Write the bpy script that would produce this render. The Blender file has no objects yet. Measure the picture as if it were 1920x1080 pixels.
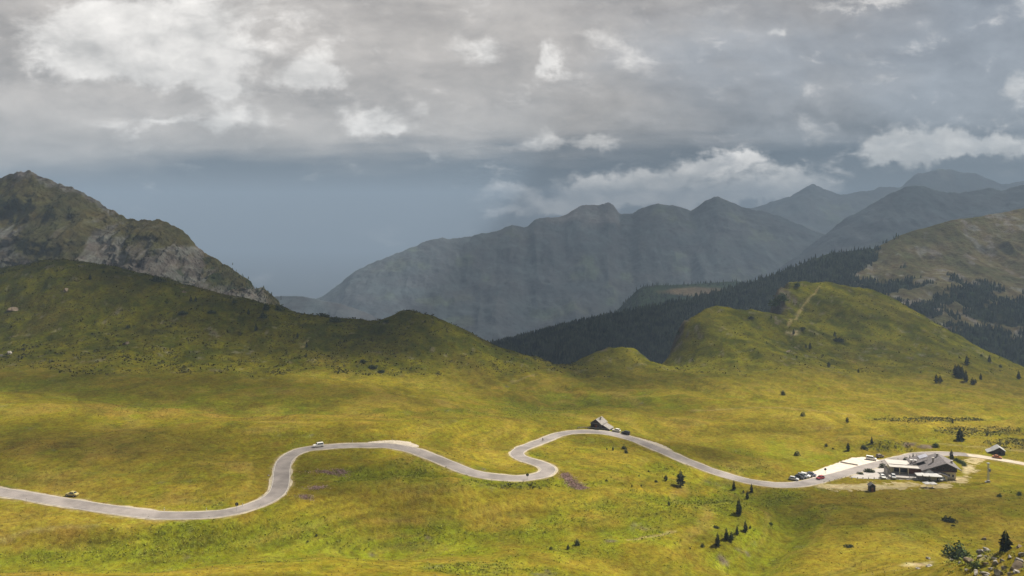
import bpy, bmesh, math, random
import numpy as np
from mathutils import Vector, Matrix

random.seed(7); RNG = np.random.default_rng(7)
S = bpy.context.scene
COL = S.collection
R = math.radians

# ------------------------------------------------------------------ camera
F = 1450.0            # focal length in photo pixels (1920 wide)
HOR = 400.0           # photo row of the horizon
cam_d = bpy.data.cameras.new("camera"); cam = bpy.data.objects.new("camera", cam_d); COL.objects.link(cam)
cam_d.sensor_width = 36.0; cam_d.lens = 36.0 * F / 1920.0
cam_d.shift_y = -(540.0 - HOR) / 1920.0
cam_d.clip_start = 1.0; cam_d.clip_end = 60000.0
cam.location = (0, 0, 0); cam.rotation_euler = (R(90), 0, 0)
S.camera = cam

# ------------------------------------------------------------------ exposure
S.view_settings.view_transform = 'Standard'; S.view_settings.look = 'None'
S.view_settings.gamma = 1.0; S.view_settings.use_curve_mapping = False
S.view_settings.exposure = 0.92
S.render.engine = 'CYCLES'
S.cycles.use_denoising = True
S.cycles.max_bounces = 3; S.cycles.diffuse_bounces = 2; S.cycles.transparent_max_bounces = 8
S.cycles.volume_bounces = 0

# ------------------------------------------------------------------ sun
SUN = Vector((0.62, 0.30, 0.80)).normalized()
sun_el = math.asin(SUN.z); sun_az = math.atan2(SUN.x, SUN.y)
sl = bpy.data.lights.new("sun", 'SUN'); sl.energy = 5.0; sl.angle = R(0.55); sl.color = (1.0, 0.93, 0.82)
so = bpy.data.objects.new("sun", sl); COL.objects.link(so)
so.rotation_euler = SUN.to_track_quat('Z', 'Y').to_euler(); so.location = SUN * 500

# ------------------------------------------------------------------ node helpers
class NT:
    def __init__(s, tree): s.t = tree; s.L = tree.links
    def n(s, typ, **kw):
        nd = s.t.nodes.new(typ)
        for k, v in kw.items(): setattr(nd, k, v)
        return nd
    def put(s, sock, v):
        if isinstance(v, bpy.types.NodeSocket): s.L.new(v, sock)
        elif v is not None: sock.default_value = v
    def m(s, op, a, b=None, c=None, clamp=False):
        nd = s.n('ShaderNodeMath', operation=op, use_clamp=clamp)
        for i, v in enumerate((a, b, c)): s.put(nd.inputs[i], v)
        return nd.outputs[0]
    def v(s, op, a, b=None, scale=None):
        nd = s.n('ShaderNodeVectorMath', operation=op)
        s.put(nd.inputs[0], a); s.put(nd.inputs[1], b)
        if scale is not None: s.put(nd.inputs['Scale'], scale)
        return nd.outputs['Value'] if op in ('DOT_PRODUCT', 'LENGTH') else nd.outputs['Vector']
    def noise(s, vec, scale, detail=4, rough=0.55, dist=0.0, color=False):
        nd = s.n('ShaderNodeTexNoise'); s.put(nd.inputs['Vector'], vec)
        s.put(nd.inputs['Scale'], scale); nd.inputs['Detail'].default_value = detail
        nd.inputs['Roughness'].default_value = rough; nd.inputs['Distortion'].default_value = dist
        return nd.outputs['Color' if color else 'Fac']
    def rng(s, x, a, b, c=0.0, d=1.0, smooth=True):
        nd = s.n('ShaderNodeMapRange', interpolation_type='SMOOTHSTEP' if smooth else 'LINEAR')
        s.put(nd.inputs[0], x)
        for i, v in enumerate((a, b, c, d)): nd.inputs[i + 1].default_value = v
        return nd.outputs[0]
    def mix(s, f, a, b, blend='MIX'):
        nd = s.n('ShaderNodeMix', data_type='RGBA', blend_type=blend)
        s.put(nd.inputs[0], f); s.put(nd.inputs[6], a); s.put(nd.inputs[7], b)
        return nd.outputs[2]
    def ramp(s, x, stops):
        nd = s.n('ShaderNodeValToRGB'); s.put(nd.inputs[0], x); e = nd.color_ramp.elements
        while len(e) < len(stops): e.new(0.5)
        for k, (p, c) in enumerate(stops): e[k].position = p; e[k].color = (*c, 1)
        return nd.outputs[0]

# ------------------------------------------------------------------ world: hazy daylight under broken cloud
W = bpy.data.worlds.new("World"); S.world = W; W.use_nodes = True
W.node_tree.nodes.clear(); w = NT(W.node_tree)
gen = w.n('ShaderNodeTexCoord').outputs['Generated']
sp = w.n('ShaderNodeSeparateXYZ'); w.put(sp.inputs[0], gen)
yy = w.m('MAXIMUM', sp.outputs[1], 0.25)
u_ = w.m('DIVIDE', sp.outputs[0], yy); v_ = w.m('DIVIDE', sp.outputs[2], yy)
cb = w.n('ShaderNodeCombineXYZ'); w.put(cb.inputs[0], u_); w.put(cb.inputs[1], v_); w.put(cb.inputs[2], sp.outputs[1])
uv = cb.outputs[0]
st = w.n('ShaderNodeCombineXYZ'); w.put(st.inputs[0], u_); w.put(st.inputs[1], w.m('MULTIPLY', v_, 1.9)); w.put(st.inputs[2], w.m('MULTIPLY', sp.outputs[1], 0.5))
stv = st.outputs[0]
wob = w.v('SCALE', w.v('SUBTRACT', w.noise(stv, 5.0, 4, 0.6, color=True), (0.5, 0.5, 0.5)), scale=0.10)
swv = w.v('ADD', stv, wob)
n_big = w.noise(swv, 3.2, 6, 0.58)
n_mid = w.noise(swv, 9.0, 7, 0.62)
n_fine = w.noise(swv, 24.0, 7, 0.62)
strk = w.n('ShaderNodeCombineXYZ'); w.put(strk.inputs[0], w.m('MULTIPLY', u_, 1.2)); w.put(strk.inputs[1], w.m('MULTIPLY', v_, 9.0))
n_str = w.noise(w.v('ADD', strk.outputs[0], wob), 2.6, 5, 0.55)
uvd = w.v('ADD', uv, w.v('SCALE', w.v('SUBTRACT', w.noise(uv, 16.0, 5, 0.62, color=True), (0.5, 0.5, 0.5)), scale=0.07))

def blob_sum(lst, vec):
    tot = None
    for (px, py, rx, ry, a) in lst:
        c = ((px - 960) / F, (HOR - py) / F, 0.0); s_ = (F / rx, F / ry, 0.0)
        d = w.v('MULTIPLY', w.v('SUBTRACT', vec, c), s_)
        g = w.m('MULTIPLY', w.m('EXPONENT', w.m('MULTIPLY', w.v('DOT_PRODUCT', d, d), -1.0)), a)
        tot = g if tot is None else w.m('ADD', tot, g)
    return tot
SOFT = [(150, 70, 90, 55, 1.0), (310, 25, 110, 45, 1.2), (250, 95, 120, 60, .9), (400, 90, 80, 50, 1.0), (350, 140, 110, 40, .8), (430, 165, 40, 22, .8), (200, 120, 60, 30, .6),
        (320, 231, 80, 10, .7), (435, 222, 50, 26, .9), (565, 125, 45, 34, 1.0), (622, 152, 34, 28, 1.1), (560, 150, 50, 25, .6), (690, 222, 60, 26, .9), (745, 248, 30, 15, 1.0), (790, 205, 26, 24, .5),
        (880, 85, 45, 30, .7), (915, 110, 30, 22, .6), (1036, 112, 22, 24, 1.1), (1110, 270, 60, 18, .8), (1030, 262, 50, 18, .5), (1120, 70, 40, 30, .5), (1170, 110, 60, 40, .4), (560, 20, 160, 30, .35), (1360, 20, 80, 30, .5), (1620, 5, 90, 12, .7), (1880, 20, 90, 30, .35),
        (1640, 150, 60, 14, .35), (1500, 170, 40, 30, .25)]
CRISP = [(1453, 62, 17, 14, .9), (1908, 165, 28, 42, 1.1), (1690, 275, 66, 34, 1.2), (1650, 262, 30, 20, .8), (1780, 252, 36, 20, 1.0), (1790, 272, 80, 22, 1.1), (1885, 268, 70, 24, 1.0), (1660, 305, 30, 14, .6)]
LOW = [(930, 358, 56, 18, 1.0), (945, 402, 34, 11, 1.1), (1075, 352, 44, 20, .9), (1040, 380, 80, 16, 1.0), (1130, 366, 70, 26, 1.2), (1190, 350, 56, 24, 1.0), (1260, 370, 90, 20, 1.1), (1335, 316, 74, 20, 1.1), (1395, 298, 46, 14, .9),
       (1280, 335, 60, 18, .8), (1480, 332, 54, 26, 1.0), (1445, 358, 90, 18, 1.0), (1390, 366, 60, 14, .9), (1540, 350, 50, 18, .6)]
DARK = [(40, 130, 110, 45, .8), (0, 145, 60, 30, .4), (1450, 150, 200, 60, .35), (1520, 228, 260, 16, .7), (1560, 215, 130, 18, .5), (1180, 25, 120, 26, .4), (560, 55, 60, 22, .35), (850, 45, 140, 30, .4), (600, 190, 50, 20, .55), (700, 150, 60, 24, .3), (180, 195, 160, 14, .35), (1200, 240, 50, 18, .3)]
puff = w.v('ADD', stv, w.v('SCALE', wob, scale=0.7))
n_det = w.noise(puff, 11.0, 9, 0.64); n_dt2 = w.noise(w.v('ADD', puff, (0.012, 0.020, 0.0)), 11.0, 9, 0.64)
n_lrg = w.noise(puff, 3.6, 5, 0.6); n_lg2 = w.noise(w.v('ADD', puff, (0.035, 0.055, 0.0)), 3.6, 5, 0.6)
relief = w.m('ADD', w.m('MULTIPLY', w.m('SUBTRACT', n_det, n_dt2), 0.55), w.m('MULTIPLY', w.m('SUBTRACT', n_lrg, n_lg2), 1.1))
soft = w.rng(w.m('ADD', blob_sum(SOFT, uvd), w.m('ADD', w.m('MULTIPLY', w.m('SUBTRACT', n_mid, 0.5), 1.2), w.m('MULTIPLY', w.m('SUBTRACT', n_det, 0.5), 1.7))), 0.16, 1.0)
crisp = w.rng(w.m('ADD', blob_sum(CRISP, uvd), w.m('MULTIPLY', w.m('SUBTRACT', n_fine, 0.5), 0.9)), 0.25, 0.95)
low = w.rng(w.m('ADD', blob_sum(LOW, uvd), w.m('ADD', w.m('MULTIPLY', w.m('SUBTRACT', n_fine, 0.5), 1.5), w.m('MULTIPLY', w.m('SUBTRACT', n_det, 0.5), 1.1))), 0.10, 1.0)
dark = blob_sum(DARK, uvd)
# layered overcast: warm and bright up left, blue-grey to the right and in the rain band above the horizon
warm = (.332, .305, .276, 1); cool = (.190, .200, .213, 1); rain = (.050, .060, .074, 1)
side = w.rng(w.m('ADD', u_, w.m('ADD', w.m('MULTIPLY', v_, -0.55), w.m('MULTIPLY', w.m('SUBTRACT', n_big, 0.5), 0.9))), -0.16, 0.44)
cl = w.mix(side, warm, cool)
band = w.rng(w.m('ADD', v_, w.m('ADD', w.m('MULTIPLY', u_, -0.03), w.m('ADD', w.m('MULTIPLY', w.m('SUBTRACT', n_str, 0.5), 0.10), w.m('MULTIPLY', w.m('SUBTRACT', n_big, 0.5), 0.07)))), 0.108, 0.050)
cl = w.mix(band, cl, rain)
mod = w.m('ADD', w.m('ADD', w.m('MULTIPLY', w.m('SUBTRACT', n_big, 0.5), 0.55), w.m('MULTIPLY', w.m('SUBTRACT', n_mid, 0.5), 0.45)), w.m('MULTIPLY', w.m('SUBTRACT', n_str, 0.5), 0.35))
mod = w.m('ADD', mod, w.m('MULTIPLY', relief, 1.0))
mod = w.m('MULTIPLY', mod, w.m('SUBTRACT', 1.0, w.m('MULTIPLY', band, 0.85)))
mod = w.m('ADD', mod, w.m('SUBTRACT', 1.0, w.m('MULTIPLY', w.m('MINIMUM', dark, 1.0), 0.32)))
cl = w.v('SCALE', cl, scale=mod)
def lit(c): return w.v('SCALE', c, scale=w.m('ADD', 1.0, w.m('MULTIPLY', relief, 1.1)))
cl = w.mix(soft, cl, lit(w.mix(w.rng(n_mid, 0.3, 0.7), (.45, .43, .40, 1), (.63, .60, .56, 1))))
cl = w.mix(w.m('MULTIPLY', crisp, 0.9), cl, lit(w.mix(w.rng(n_fine, 0.3, 0.7), (.33, .33, .325, 1), (.47, .455, .43, 1))))
cl = w.mix(w.m('MULTIPLY', low, 0.85), cl, lit(w.mix(w.rng(n_fine, 0.3, 0.7), (.46, .45, .44, 1), (.80, .76, .71, 1))))
sky = w.n('ShaderNodeTexSky'); sky.sky_type = 'NISHITA'; sky.sun_disc = False
sky.sun_elevation = sun_el; sky.sun_rotation = sun_az; sky.altitude = 2200
SKYS = 0.10
cl = w.v('SCALE', cl, scale=w.m('MULTIPLY', 0.92, w.rng(v_, 0.30, 0.9, 1.0, 0.50)))
tot = w.mix(0.95, sky.outputs[0], w.v('SCALE', cl, scale=1.0 / SKYS))
bg = w.n('ShaderNodeBackground'); w.put(bg.inputs[0], tot); bg.inputs[1].default_value = SKYS
wo = w.n('ShaderNodeOutputWorld'); w.L.new(bg.outputs[0], wo.inputs[0])

# ------------------------------------------------------------------ numpy noise
def _h(ix, iy, seed):
    n = (ix.astype(np.int64) * 374761393 + iy.astype(np.int64) * 668265263 + seed * 974711) & 0x7fffffff
    n = ((n ^ (n >> 13)) * 1274126177) & 0x7fffffff
    return ((n ^ (n >> 16)) & 0xffff) / 32767.5 - 1.0
def vnoise(x, y, seed=0):
    x = np.asarray(x, float); y = np.asarray(y, float)
    ix = np.floor(x); iy = np.floor(y); fx = x - ix; fy = y - iy
    fx = fx * fx * fx * (fx * (fx * 6 - 15) + 10); fy = fy * fy * fy * (fy * (fy * 6 - 15) + 10)
    a = _h(ix, iy, seed); b = _h(ix + 1, iy, seed); c = _h(ix, iy + 1, seed); d = _h(ix + 1, iy + 1, seed)
    return (a * (1 - fx) + b * fx) * (1 - fy) + (c * (1 - fx) + d * fx) * fy
def fbm(x, y, o=4, seed=0, g=0.5):
    x = np.asarray(x, float); y = np.asarray(y, float)
    t = 0.0; a = 1.0; s = 0.0
    for k in range(o):
        t = t + a * vnoise(x * (2 ** k) + 17.3 * k, y * (2 ** k) - 9.1 * k, seed + k); s += a; a *= g
    return t / s
def ridged(x, y, o=5, seed=0, g=0.5):
    t = 0.0; a = 1.0; s = 0.0
    for k in range(o):
        t = t + a * (1 - 2 * np.abs(vnoise(x * (2 ** k) + 7.7 * k, y * (2 ** k) + 3.1 * k, seed + k))); s += a; a *= g
    return t / s
def sst(x, a, b):
    t = np.clip((x - a) / (b - a), 0, 1); return t * t * (3 - 2 * t)

# ------------------------------------------------------------------ object helpers
def tag(o, label=None, cat=None, group=None, kind=None):
    if label: o['label'] = label
    if cat: o['category'] = cat
    if group: o['group'] = group
    if kind: o['kind'] = kind
    return o
def mesh_np(name, V, Q, m=None, parent=None, smooth=True, attrs=None, colors=None):
    V = np.asarray(V, np.float32); Q = np.asarray(Q, np.int32)
    me = bpy.data.meshes.new(name); k = Q.shape[1]
    me.vertices.add(len(V)); me.vertices.foreach_set("co", V.ravel())
    me.loops.add(Q.size); me.loops.foreach_set("vertex_index", Q.ravel())
    me.polygons.add(len(Q)); me.polygons.foreach_set("loop_start", np.arange(0, Q.size, k, dtype=np.int32))
    try: me.polygons.foreach_set("loop_total", np.full(len(Q), k, np.int32))
    except Exception: pass
    me.update(calc_edges=True)
    me.polygons.foreach_set("use_smooth", np.full(len(Q), smooth, bool))
    for a, vals in (attrs or {}).items():
        at_ = me.attributes.new(a, 'FLOAT', 'POINT'); at_.data.foreach_set("value", np.asarray(vals, np.float32).ravel())
    for a, vals in (colors or {}).items():
        at_ = me.attributes.new(a, 'FLOAT_COLOR', 'POINT')
        c4 = np.ones((len(V), 4), np.float32); c4[:, :3] = vals; at_.data.foreach_set("color", c4.ravel())
    o = bpy.data.objects.new(name, me); COL.objects.link(o)
    if m: me.materials.append(m)
    if parent: o.parent = parent
    return o
def grid_quads(nr, nc):
    i = np.arange(nr - 1)[:, None] * nc + np.arange(nc - 1)[None, :]
    return np.stack([i, i + 1, i + nc + 1, i + nc], -1).reshape(-1, 4)
class MB:
    def __init__(s): s.V = []; s.Fc = []
    def add(s, vs, fs):
        b = len(s.V); s.V += [tuple(v) for v in vs]; s.Fc += [tuple(b + i for i in f) for f in fs]; return s
    def box(s, x0, x1, y0, y1, z0, z1, taper=0.0):
        t = taper
        return s.add([(x0, y0, z0), (x1, y0, z0), (x1, y1, z0), (x0, y1, z0), (x0 + t, y0 + t, z1), (x1 - t, y0 + t, z1), (x1 - t, y1 - t, z1), (x0 + t, y1 - t, z1)],
                     [(3, 2, 1, 0), (4, 5, 6, 7), (0, 1, 5, 4), (1, 2, 6, 5), (2, 3, 7, 6), (3, 0, 4, 7)])
    def prism(s, pts, y0, y1):      # polygon in xz extruded along y
        n = len(pts); vs = [(x, y0, z) for x, z in pts] + [(x, y1, z) for x, z in pts]
        return s.add(vs, [tuple(range(n - 1, -1, -1))[::-1], tuple(range(n, 2 * n))[::-1]] + [((i + 1) % n, i, n + i, n + (i + 1) % n) for i in range(n)])
    def slab(s, a, b, c, d, t):     # quad abcd thickened downward by t
        q = [a, b, c, d]; lo = [(x, y, z - t) for x, y, z in q]
        return s.add(q + lo, [(0, 1, 2, 3), (7, 6, 5, 4)] + [((i + 1) % 4, i, 4 + i, 4 + (i + 1) % 4) for i in range(4)])
    def cyl(s, p0, p1, r0, r1, n=8):
        p0 = Vector(p0); p1 = Vector(p1); z = (p1 - p0).normalized(); x = z.orthogonal().normalized(); y = z.cross(x)
        vs = []
        for p, r in ((p0, r0), (p1, r1)):
            for k in range(n):
                a = 2 * math.pi * k / n; vs.append(p + x * (r * math.cos(a)) + y * (r * math.sin(a)))
        return s.add(vs, [tuple(range(n))[::-1], tuple(range(n, 2 * n))] + [(k, (k + 1) % n, n + (k + 1) % n, n + k) for k in range(n)])
    def build(s, name, m, parent=None, smooth=False, bevel=0.0):
        me = bpy.data.meshes.new(name); me.from_pydata(s.V, [], s.Fc); me.update()
        bm = bmesh.new(); bm.from_mesh(me); bmesh.ops.recalc_face_normals(bm, faces=bm.faces[:])
        if bevel: bmesh.ops.bevel(bm, geom=bm.edges[:], offset=bevel, segments=2, affect='EDGES')
        bm.to_mesh(me); bm.free()
        if smooth: me.polygons.foreach_set("use_smooth", [True] * len(me.polygons))
        me.materials.append(m)
        o = bpy.data.objects.new(name, me); COL.objects.link(o)
        if parent: o.parent = parent
        return o
def empty(name, loc, rz=0.0, label=None, cat=None, group=None, scale=1.0):
    o = bpy.data.objects.new(name, None); COL.objects.link(o); o.location = loc; o.rotation_euler = (0, 0, rz)
    o.scale = (scale,) * 3; o.empty_display_size = 0.5
    return tag(o, label, cat, group)

# ------------------------------------------------------------------ materials
def mat(name, col, rough=0.8, var=0.15, scale=3.0, bump=0.0, metal=0.0, col2=None, spec=0.3):
    m = bpy.data.materials.new(name); m.use_nodes = True; t = NT(m.node_tree); m.node_tree.nodes.clear()
    p = t.n('ShaderNodeBsdfPrincipled'); o = t.n('ShaderNodeOutputMaterial'); t.L.new(p.outputs[0], o.inputs[0])
    co = t.n('ShaderNodeTexCoord').outputs['Object']; nz = t.noise(co, scale, 5, 0.6)
    c1 = tuple(max(0, c * (1 - var)) for c in col); c2 = col2 or tuple(min(1, c * (1 + var)) for c in col)
    t.put(p.inputs['Base Color'], t.mix(t.rng(nz, 0.3, 0.7), (*c1, 1), (*c2, 1)))
    p.inputs['Roughness'].default_value = rough; p.inputs['Metallic'].default_value = metal
    p.inputs['Specular IOR Level'].default_value = spec
    if bump:
        b = t.n('ShaderNodeBump'); b.inputs['Strength'].default_value = bump; t.put(b.inputs['Height'], t.noise(co, scale * 3, 4, 0.6)); t.L.new(b.outputs[0], p.inputs['Normal'])
    return m
def land_material(name, fine, bump, tuft=0.35):
    """ground whose regional vegetation colour sits in the mesh ('land'), with fine grass/rock grain on top"""
    m = bpy.data.materials.new(name); m.use_nodes = True; t = NT(m.node_tree); m.node_tree.nodes.clear()
    p = t.n('ShaderNodeBsdfPrincipled'); o = t.n('ShaderNodeOutputMaterial'); t.L.new(p.outputs[0], o.inputs[0])
    co = t.n('ShaderNodeTexCoord').outputs['Object']
    at_ = t.n('ShaderNodeAttribute', attribute_name='land')
    a = t.noise(co, fine, 6, 0.7); b = t.noise(co, fine * 0.18, 6, 0.65); c = t.noise(co, fine * 2.7, 3, 0.6)
    f = t.m('ADD', t.rng(a, 0.25, 0.75, 0.48, 1.52, False), t.rng(c, 0.3, 0.7, -0.16, 0.16, False))
    g = t.rng(b, 0.3, 0.7, 0.80, 1.20, False)
    col = t.v('SCALE', at_.outputs['Color'], scale=t.m('MULTIPLY', f, g))
    hue = t.rng(t.noise(co, fine * 0.5, 5, 0.7), 0.35, 0.65)
    col = t.mix(hue, t.mix(1.0, col, (1.05, 0.99, 0.95, 1), 'MULTIPLY'), t.mix(1.0, col, (0.93, 1.03, 1.0, 1), 'MULTIPLY'))
    tf = t.rng(t.noise(co, fine * 0.8, 4, 0.75), 0.57, 0.70, 0.0, tuft)
    col = t.mix(tf, col, t.mix(1.0, col, (0.45, 0.50, 0.42, 1), 'MULTIPLY'))
    t.put(p.inputs['Base Color'], col); p.inputs['Roughness'].default_value = 0.95; p.inputs['Specular IOR Level'].default_value = 0.0
    bp = t.n('ShaderNodeBump'); bp.inputs['Strength'].default_value = bump; bp.inputs['Distance'].default_value = 0.6 / fine
    t.put(bp.inputs['Height'], t.m('ADD', a, t.m('MULTIPLY', b, 1.5))); t.L.new(bp.outputs[0], p.inputs['Normal'])
    return m

M_MEADOW = land_material("meadow_grass", 0.55, 0.5)
M_HILLS = land_material("mountain_ground", 0.07, 0.7, 0.25)
M_FAR = land_material("far_mountain_ground", 0.012, 0.3, 0.12)

# ------------------------------------------------------------------ the meadow: one height field fitted through surveyed points
def P(px, py, Y): return ((px - 960) / F * Y, Y, -Y * (py - HOR) / F)
ROAD = [(-420, 905, 94.0), (-200, 908, 94.0), (-60, 915, 94.0), (0, 922.5, 94.0), (90, 937, 94.0), (176, 951, 94.3), (250, 961, 94.6), (308, 967, 94.8), (387, 966, 95.0), (443, 958, 95.0), (493, 942, 95.0), (519, 925, 95.0),
        (527, 904, 95.0), (528.5, 883, 95.0), (536, 862, 95.0), (563, 845, 95.0), (600, 839, 95.0), (635, 836.5, 95.0), (690, 835, 95.2), (736, 836.5, 95.6), (778, 845.5, 96.2), (824, 863, 97.0),
        (877, 884, 97.8), (912, 892.5, 98.3), (965, 897, 98.9), (993, 895.5, 99.3), (1018, 890.5, 99.7), (1029, 880.5, 100.0), (1020, 873, 100.6), (1000, 866, 101.4),
        (978, 859, 102.3), (969, 850.5, 103.0), (980, 841, 103.8), (1017, 827, 105.0), (1052, 814, 106.2), (1088, 809.5, 107.0), (1123, 810.5, 107.7), (1158, 815.5, 108.4),
        (1200, 828, 109.2), (1246, 847, 110.3), (1292, 866.5, 111.6), (1338, 884, 112.8), (1384, 898, 113.8), (1430, 907, 114.7), (1480, 910, 115.6), (1522, 904, 116.3),
        (1552, 896, 116.8), (1590, 886, 117.4), (1615, 878.5, 117.8), (1652, 869, 118.3), (1690, 859.5, 118.9), (1727, 852, 119.5), (1790, 851, 120.3), (1827, 855, 120.8),
        (1865, 860.5, 121.3), (1920, 870, 122.0), (2000, 886, 123.0), (2150, 910, 124.5), (2350, 930, 126)]
def rp(px, py, h):
    Y = F * h / (py - HOR); return ((px - 960) / F * Y, Y, -h)
CP = [rp(*r) for r in ROAD]
def add(*pts):
    for px, py, Y in pts: CP.append(P(px, py, Y))
def addh(*pts):
    for px, Y, h in pts: CP.append(((px - 960) / F * Y, Y, -h))
# foreground slopes
add((-250, 1080, 190), (0, 1080, 192), (400, 1080, 203), (800, 1080, 212), (1100, 1080, 222), (1350, 1080, 232), (1550, 1080, 228),
    (0, 1062, 204), (400, 1050, 217), (700, 1035, 232), (950, 1015, 243), (1150, 990, 256), (1250, 972, 266), (1400, 962, 277),
    (0, 1035, 217), (300, 1035, 222), (700, 1005, 248), (950, 985, 258), (1150, 965, 271), (1300, 948, 285),
    (0, 985, 235), (300, 1000, 231), (180, 985, 236), (400, 990, 236), (420, 1020, 229), (600, 960, 254), (800, 930, 268), (1000, 921, 278), (1150, 914, 292), (1250, 905, 306), (1380, 930, 305), (1450, 935, 312),
    (1000, 907, 281), (850, 905, 276), (640, 880, 285), (700, 860, 298),
    (1400, 1000, 262), (1500, 1000, 268), (1600, 960, 292), (1700, 1000, 266), (1700, 940, 305), (1900, 960, 290), (1900, 900, 333), (2150, 950, 300), (1700, 1040, 243), (1600, 1050, 240),
    (1885, 1024, 176), (1800, 1050, 184), (1730, 1065, 190), (1920, 1014, 172), (2100, 1000, 170), (1900, 1080, 160), (1780, 1080, 172), (1650, 1078, 205), (2150, 1080, 150))
addh((1860, 215, 103), (1960, 210, 103), (1760, 226, 104), (2100, 205, 104), (2150, 250, 112))
# behind the road
add((-300, 880, 275), (0, 880, 276), (0, 820, 315), (150, 850, 297), (300, 900, 274), (300, 850, 300), (300, 800, 342), (430, 880, 287), (460, 820, 326), (0, 745, 378), (200, 752, 388), (450, 775, 372), (600, 790, 357), (750, 800, 350), (900, 800, 368), (900, 845, 330),
    (0, 700, 445), (200, 700, 452), (400, 705, 456), (500, 700, 470), (700, 715, 470), (900, 745, 455), (1000, 755, 462), (-300, 735, 380), (-300, 680, 450),
    (1050, 780, 415), (1150, 775, 432), (1250, 810, 405), (1350, 830, 390), (1450, 860, 368), (1350, 770, 452), (1500, 790, 432), (1500, 740, 520), (1300, 730, 520),
    (1150, 720, 545), (1650, 800, 432), (1700, 775, 465), (1800, 800, 440), (1900, 800, 445), (1900, 840, 400), (2150, 820, 430), (1600, 830, 400), (1700, 830, 402))
# left hill
add((-350, 500, 640), (-150, 505, 640), (0, 504, 635), (60, 493, 630), (110, 486, 630), (200, 500, 630), (290, 520, 628), (370, 543, 620), (450, 560, 610), (520, 578, 605), (600, 595, 600), (680, 603, 600), (720, 606, 602), (760, 587, 600), (800, 596, 600),
    (860, 620, 598), (930, 650, 598), (1000, 672, 605), (1045, 684, 615),
    (0, 590, 560), (150, 590, 555), (300, 610, 550), (450, 640, 540), (600, 655, 540), (750, 655, 545), (0, 650, 510), (250, 660, 500), (-300, 600, 560),
    (850, 690, 530), (950, 710, 530))
for px, py, Y in [(-350, 500, 640), (-150, 505, 640), (0, 504, 635), (110, 486, 630), (200, 500, 630), (290, 520, 628), (450, 560, 610), (600, 595, 600), (760, 587, 600), (930, 650, 598), (1045, 684, 615)]:
    h = Y * (py - HOR) / F; addh((px, Y + 60, h + 28), (px, Y + 200, h + 130))
# saddle, knoll
add((1080, 681, 640), (1130, 660, 650), (1160, 654, 650), (1200, 660, 645), (1260, 685, 620), (1160, 690, 600), (1240, 690, 640))
addh((1100, 700, 150), (1160, 710, 150), (1230, 700, 160), (1100, 830, 260), (1200, 830, 270))
# right hills
add((1318, 580, 720), (1340, 576, 730), (1420, 584, 735), (1295, 600, 712), (1272, 625, 706), (1256, 655, 700), (1246, 668, 700), (1350, 640, 662), (1300, 680, 640), (1400, 700, 590), (1420, 650, 650),
    (1455, 592, 752), (1445, 580, 800), (1448, 555, 825), (1468, 536, 840), (1500, 529, 850), (1560, 531, 850), (1640, 544, 845), (1700, 575, 830), (1760, 612, 805), (1830, 650, 785), (1920, 690, 760), (2100, 770, 720),
    (1550, 600, 775), (1500, 600, 770), (1500, 650, 690), (1600, 640, 725), (1600, 700, 610), (1700, 660, 710), (1700, 730, 560), (1800, 700, 655), (1850, 740, 560), (1920, 745, 580), (2100, 800, 540))
add((1480, 541, 828), (1500, 543, 828), (1530, 543, 830), (1560, 545, 828), (1600, 549, 832), (1530, 566, 806), (1480, 570, 800), (1600, 575, 790), (1560, 532, 862), (1500, 531, 862), (1520, 530, 856), (1600, 537, 856), (1340, 588, 716), (1330, 597, 704), (1370, 583, 730), (1380, 598, 708), (1350, 612, 690), (1400, 600, 712), (1345, 579, 742), (1325, 584, 732), (1470, 545, 850), (1660, 560, 825), (1900, 690, 735))
addh((1230, 735, 210), (1250, 800, 260), (1330, 800, 150), (1420, 800, 170), (1400, 900, 290), (1425, 850, 190), (1480, 930, 150), (1560, 930, 140), (1660, 920, 150), (1760, 880, 180), (1860, 860, 210), (1960, 840, 240), (2150, 800, 290),
     (1500, 1060, 260), (1650, 1050, 280), (1850, 1000, 320), (2100, 960, 380), (1300, 950, 360))
for px in (-500, 0, 500, 900, 1300, 1700, 2200): addh((px, 1300, 430), (px, 1050, 330) if px < 1200 else (px, 1400, 460))
# slope under the viewpoint
for px in (-1500, 0, 960, 1900, 3500): addh((px, 12, 9), (px, 60, 42))
addh((-900, 130, 75), (960, 130, 72), (2800, 130, 70))

CPA = np.array(CP, float)
def tps_fit(p, z, lam):
    p = p / 300.0; n = len(p); d2 = ((p[:, None] - p[None]) ** 2).sum(-1)
    K = 0.5 * d2 * np.log(d2 + 1e-12) + lam * np.eye(n)
    Pm = np.c_[np.ones(n), p]; A = np.zeros((n + 3, n + 3)); A[:n, :n] = K; A[:n, n:] = Pm; A[n:, :n] = Pm.T
    return p, np.linalg.solve(A, np.r_[z, 0, 0, 0])
TP, TW = tps_fit(CPA[:, :2], CPA[:, 2], 6e-5)
def tps(x, y):
    x = np.asarray(x, float).ravel() / 300.0; y = np.asarray(y, float).ravel() / 300.0
    out = np.empty_like(x)
    for i in range(0, len(x), 40000):
        xs = x[i:i + 40000]; ys = y[i:i + 40000]
        d2 = (xs[:, None] - TP[None, :, 0]) ** 2 + (ys[:, None] - TP[None, :, 1]) ** 2
        out[i:i + 40000] = (0.5 * d2 * np.log(d2 + 1e-12)) @ TW[:-3] + TW[-3] + TW[-2] * xs + TW[-1] * ys
    return out
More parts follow.
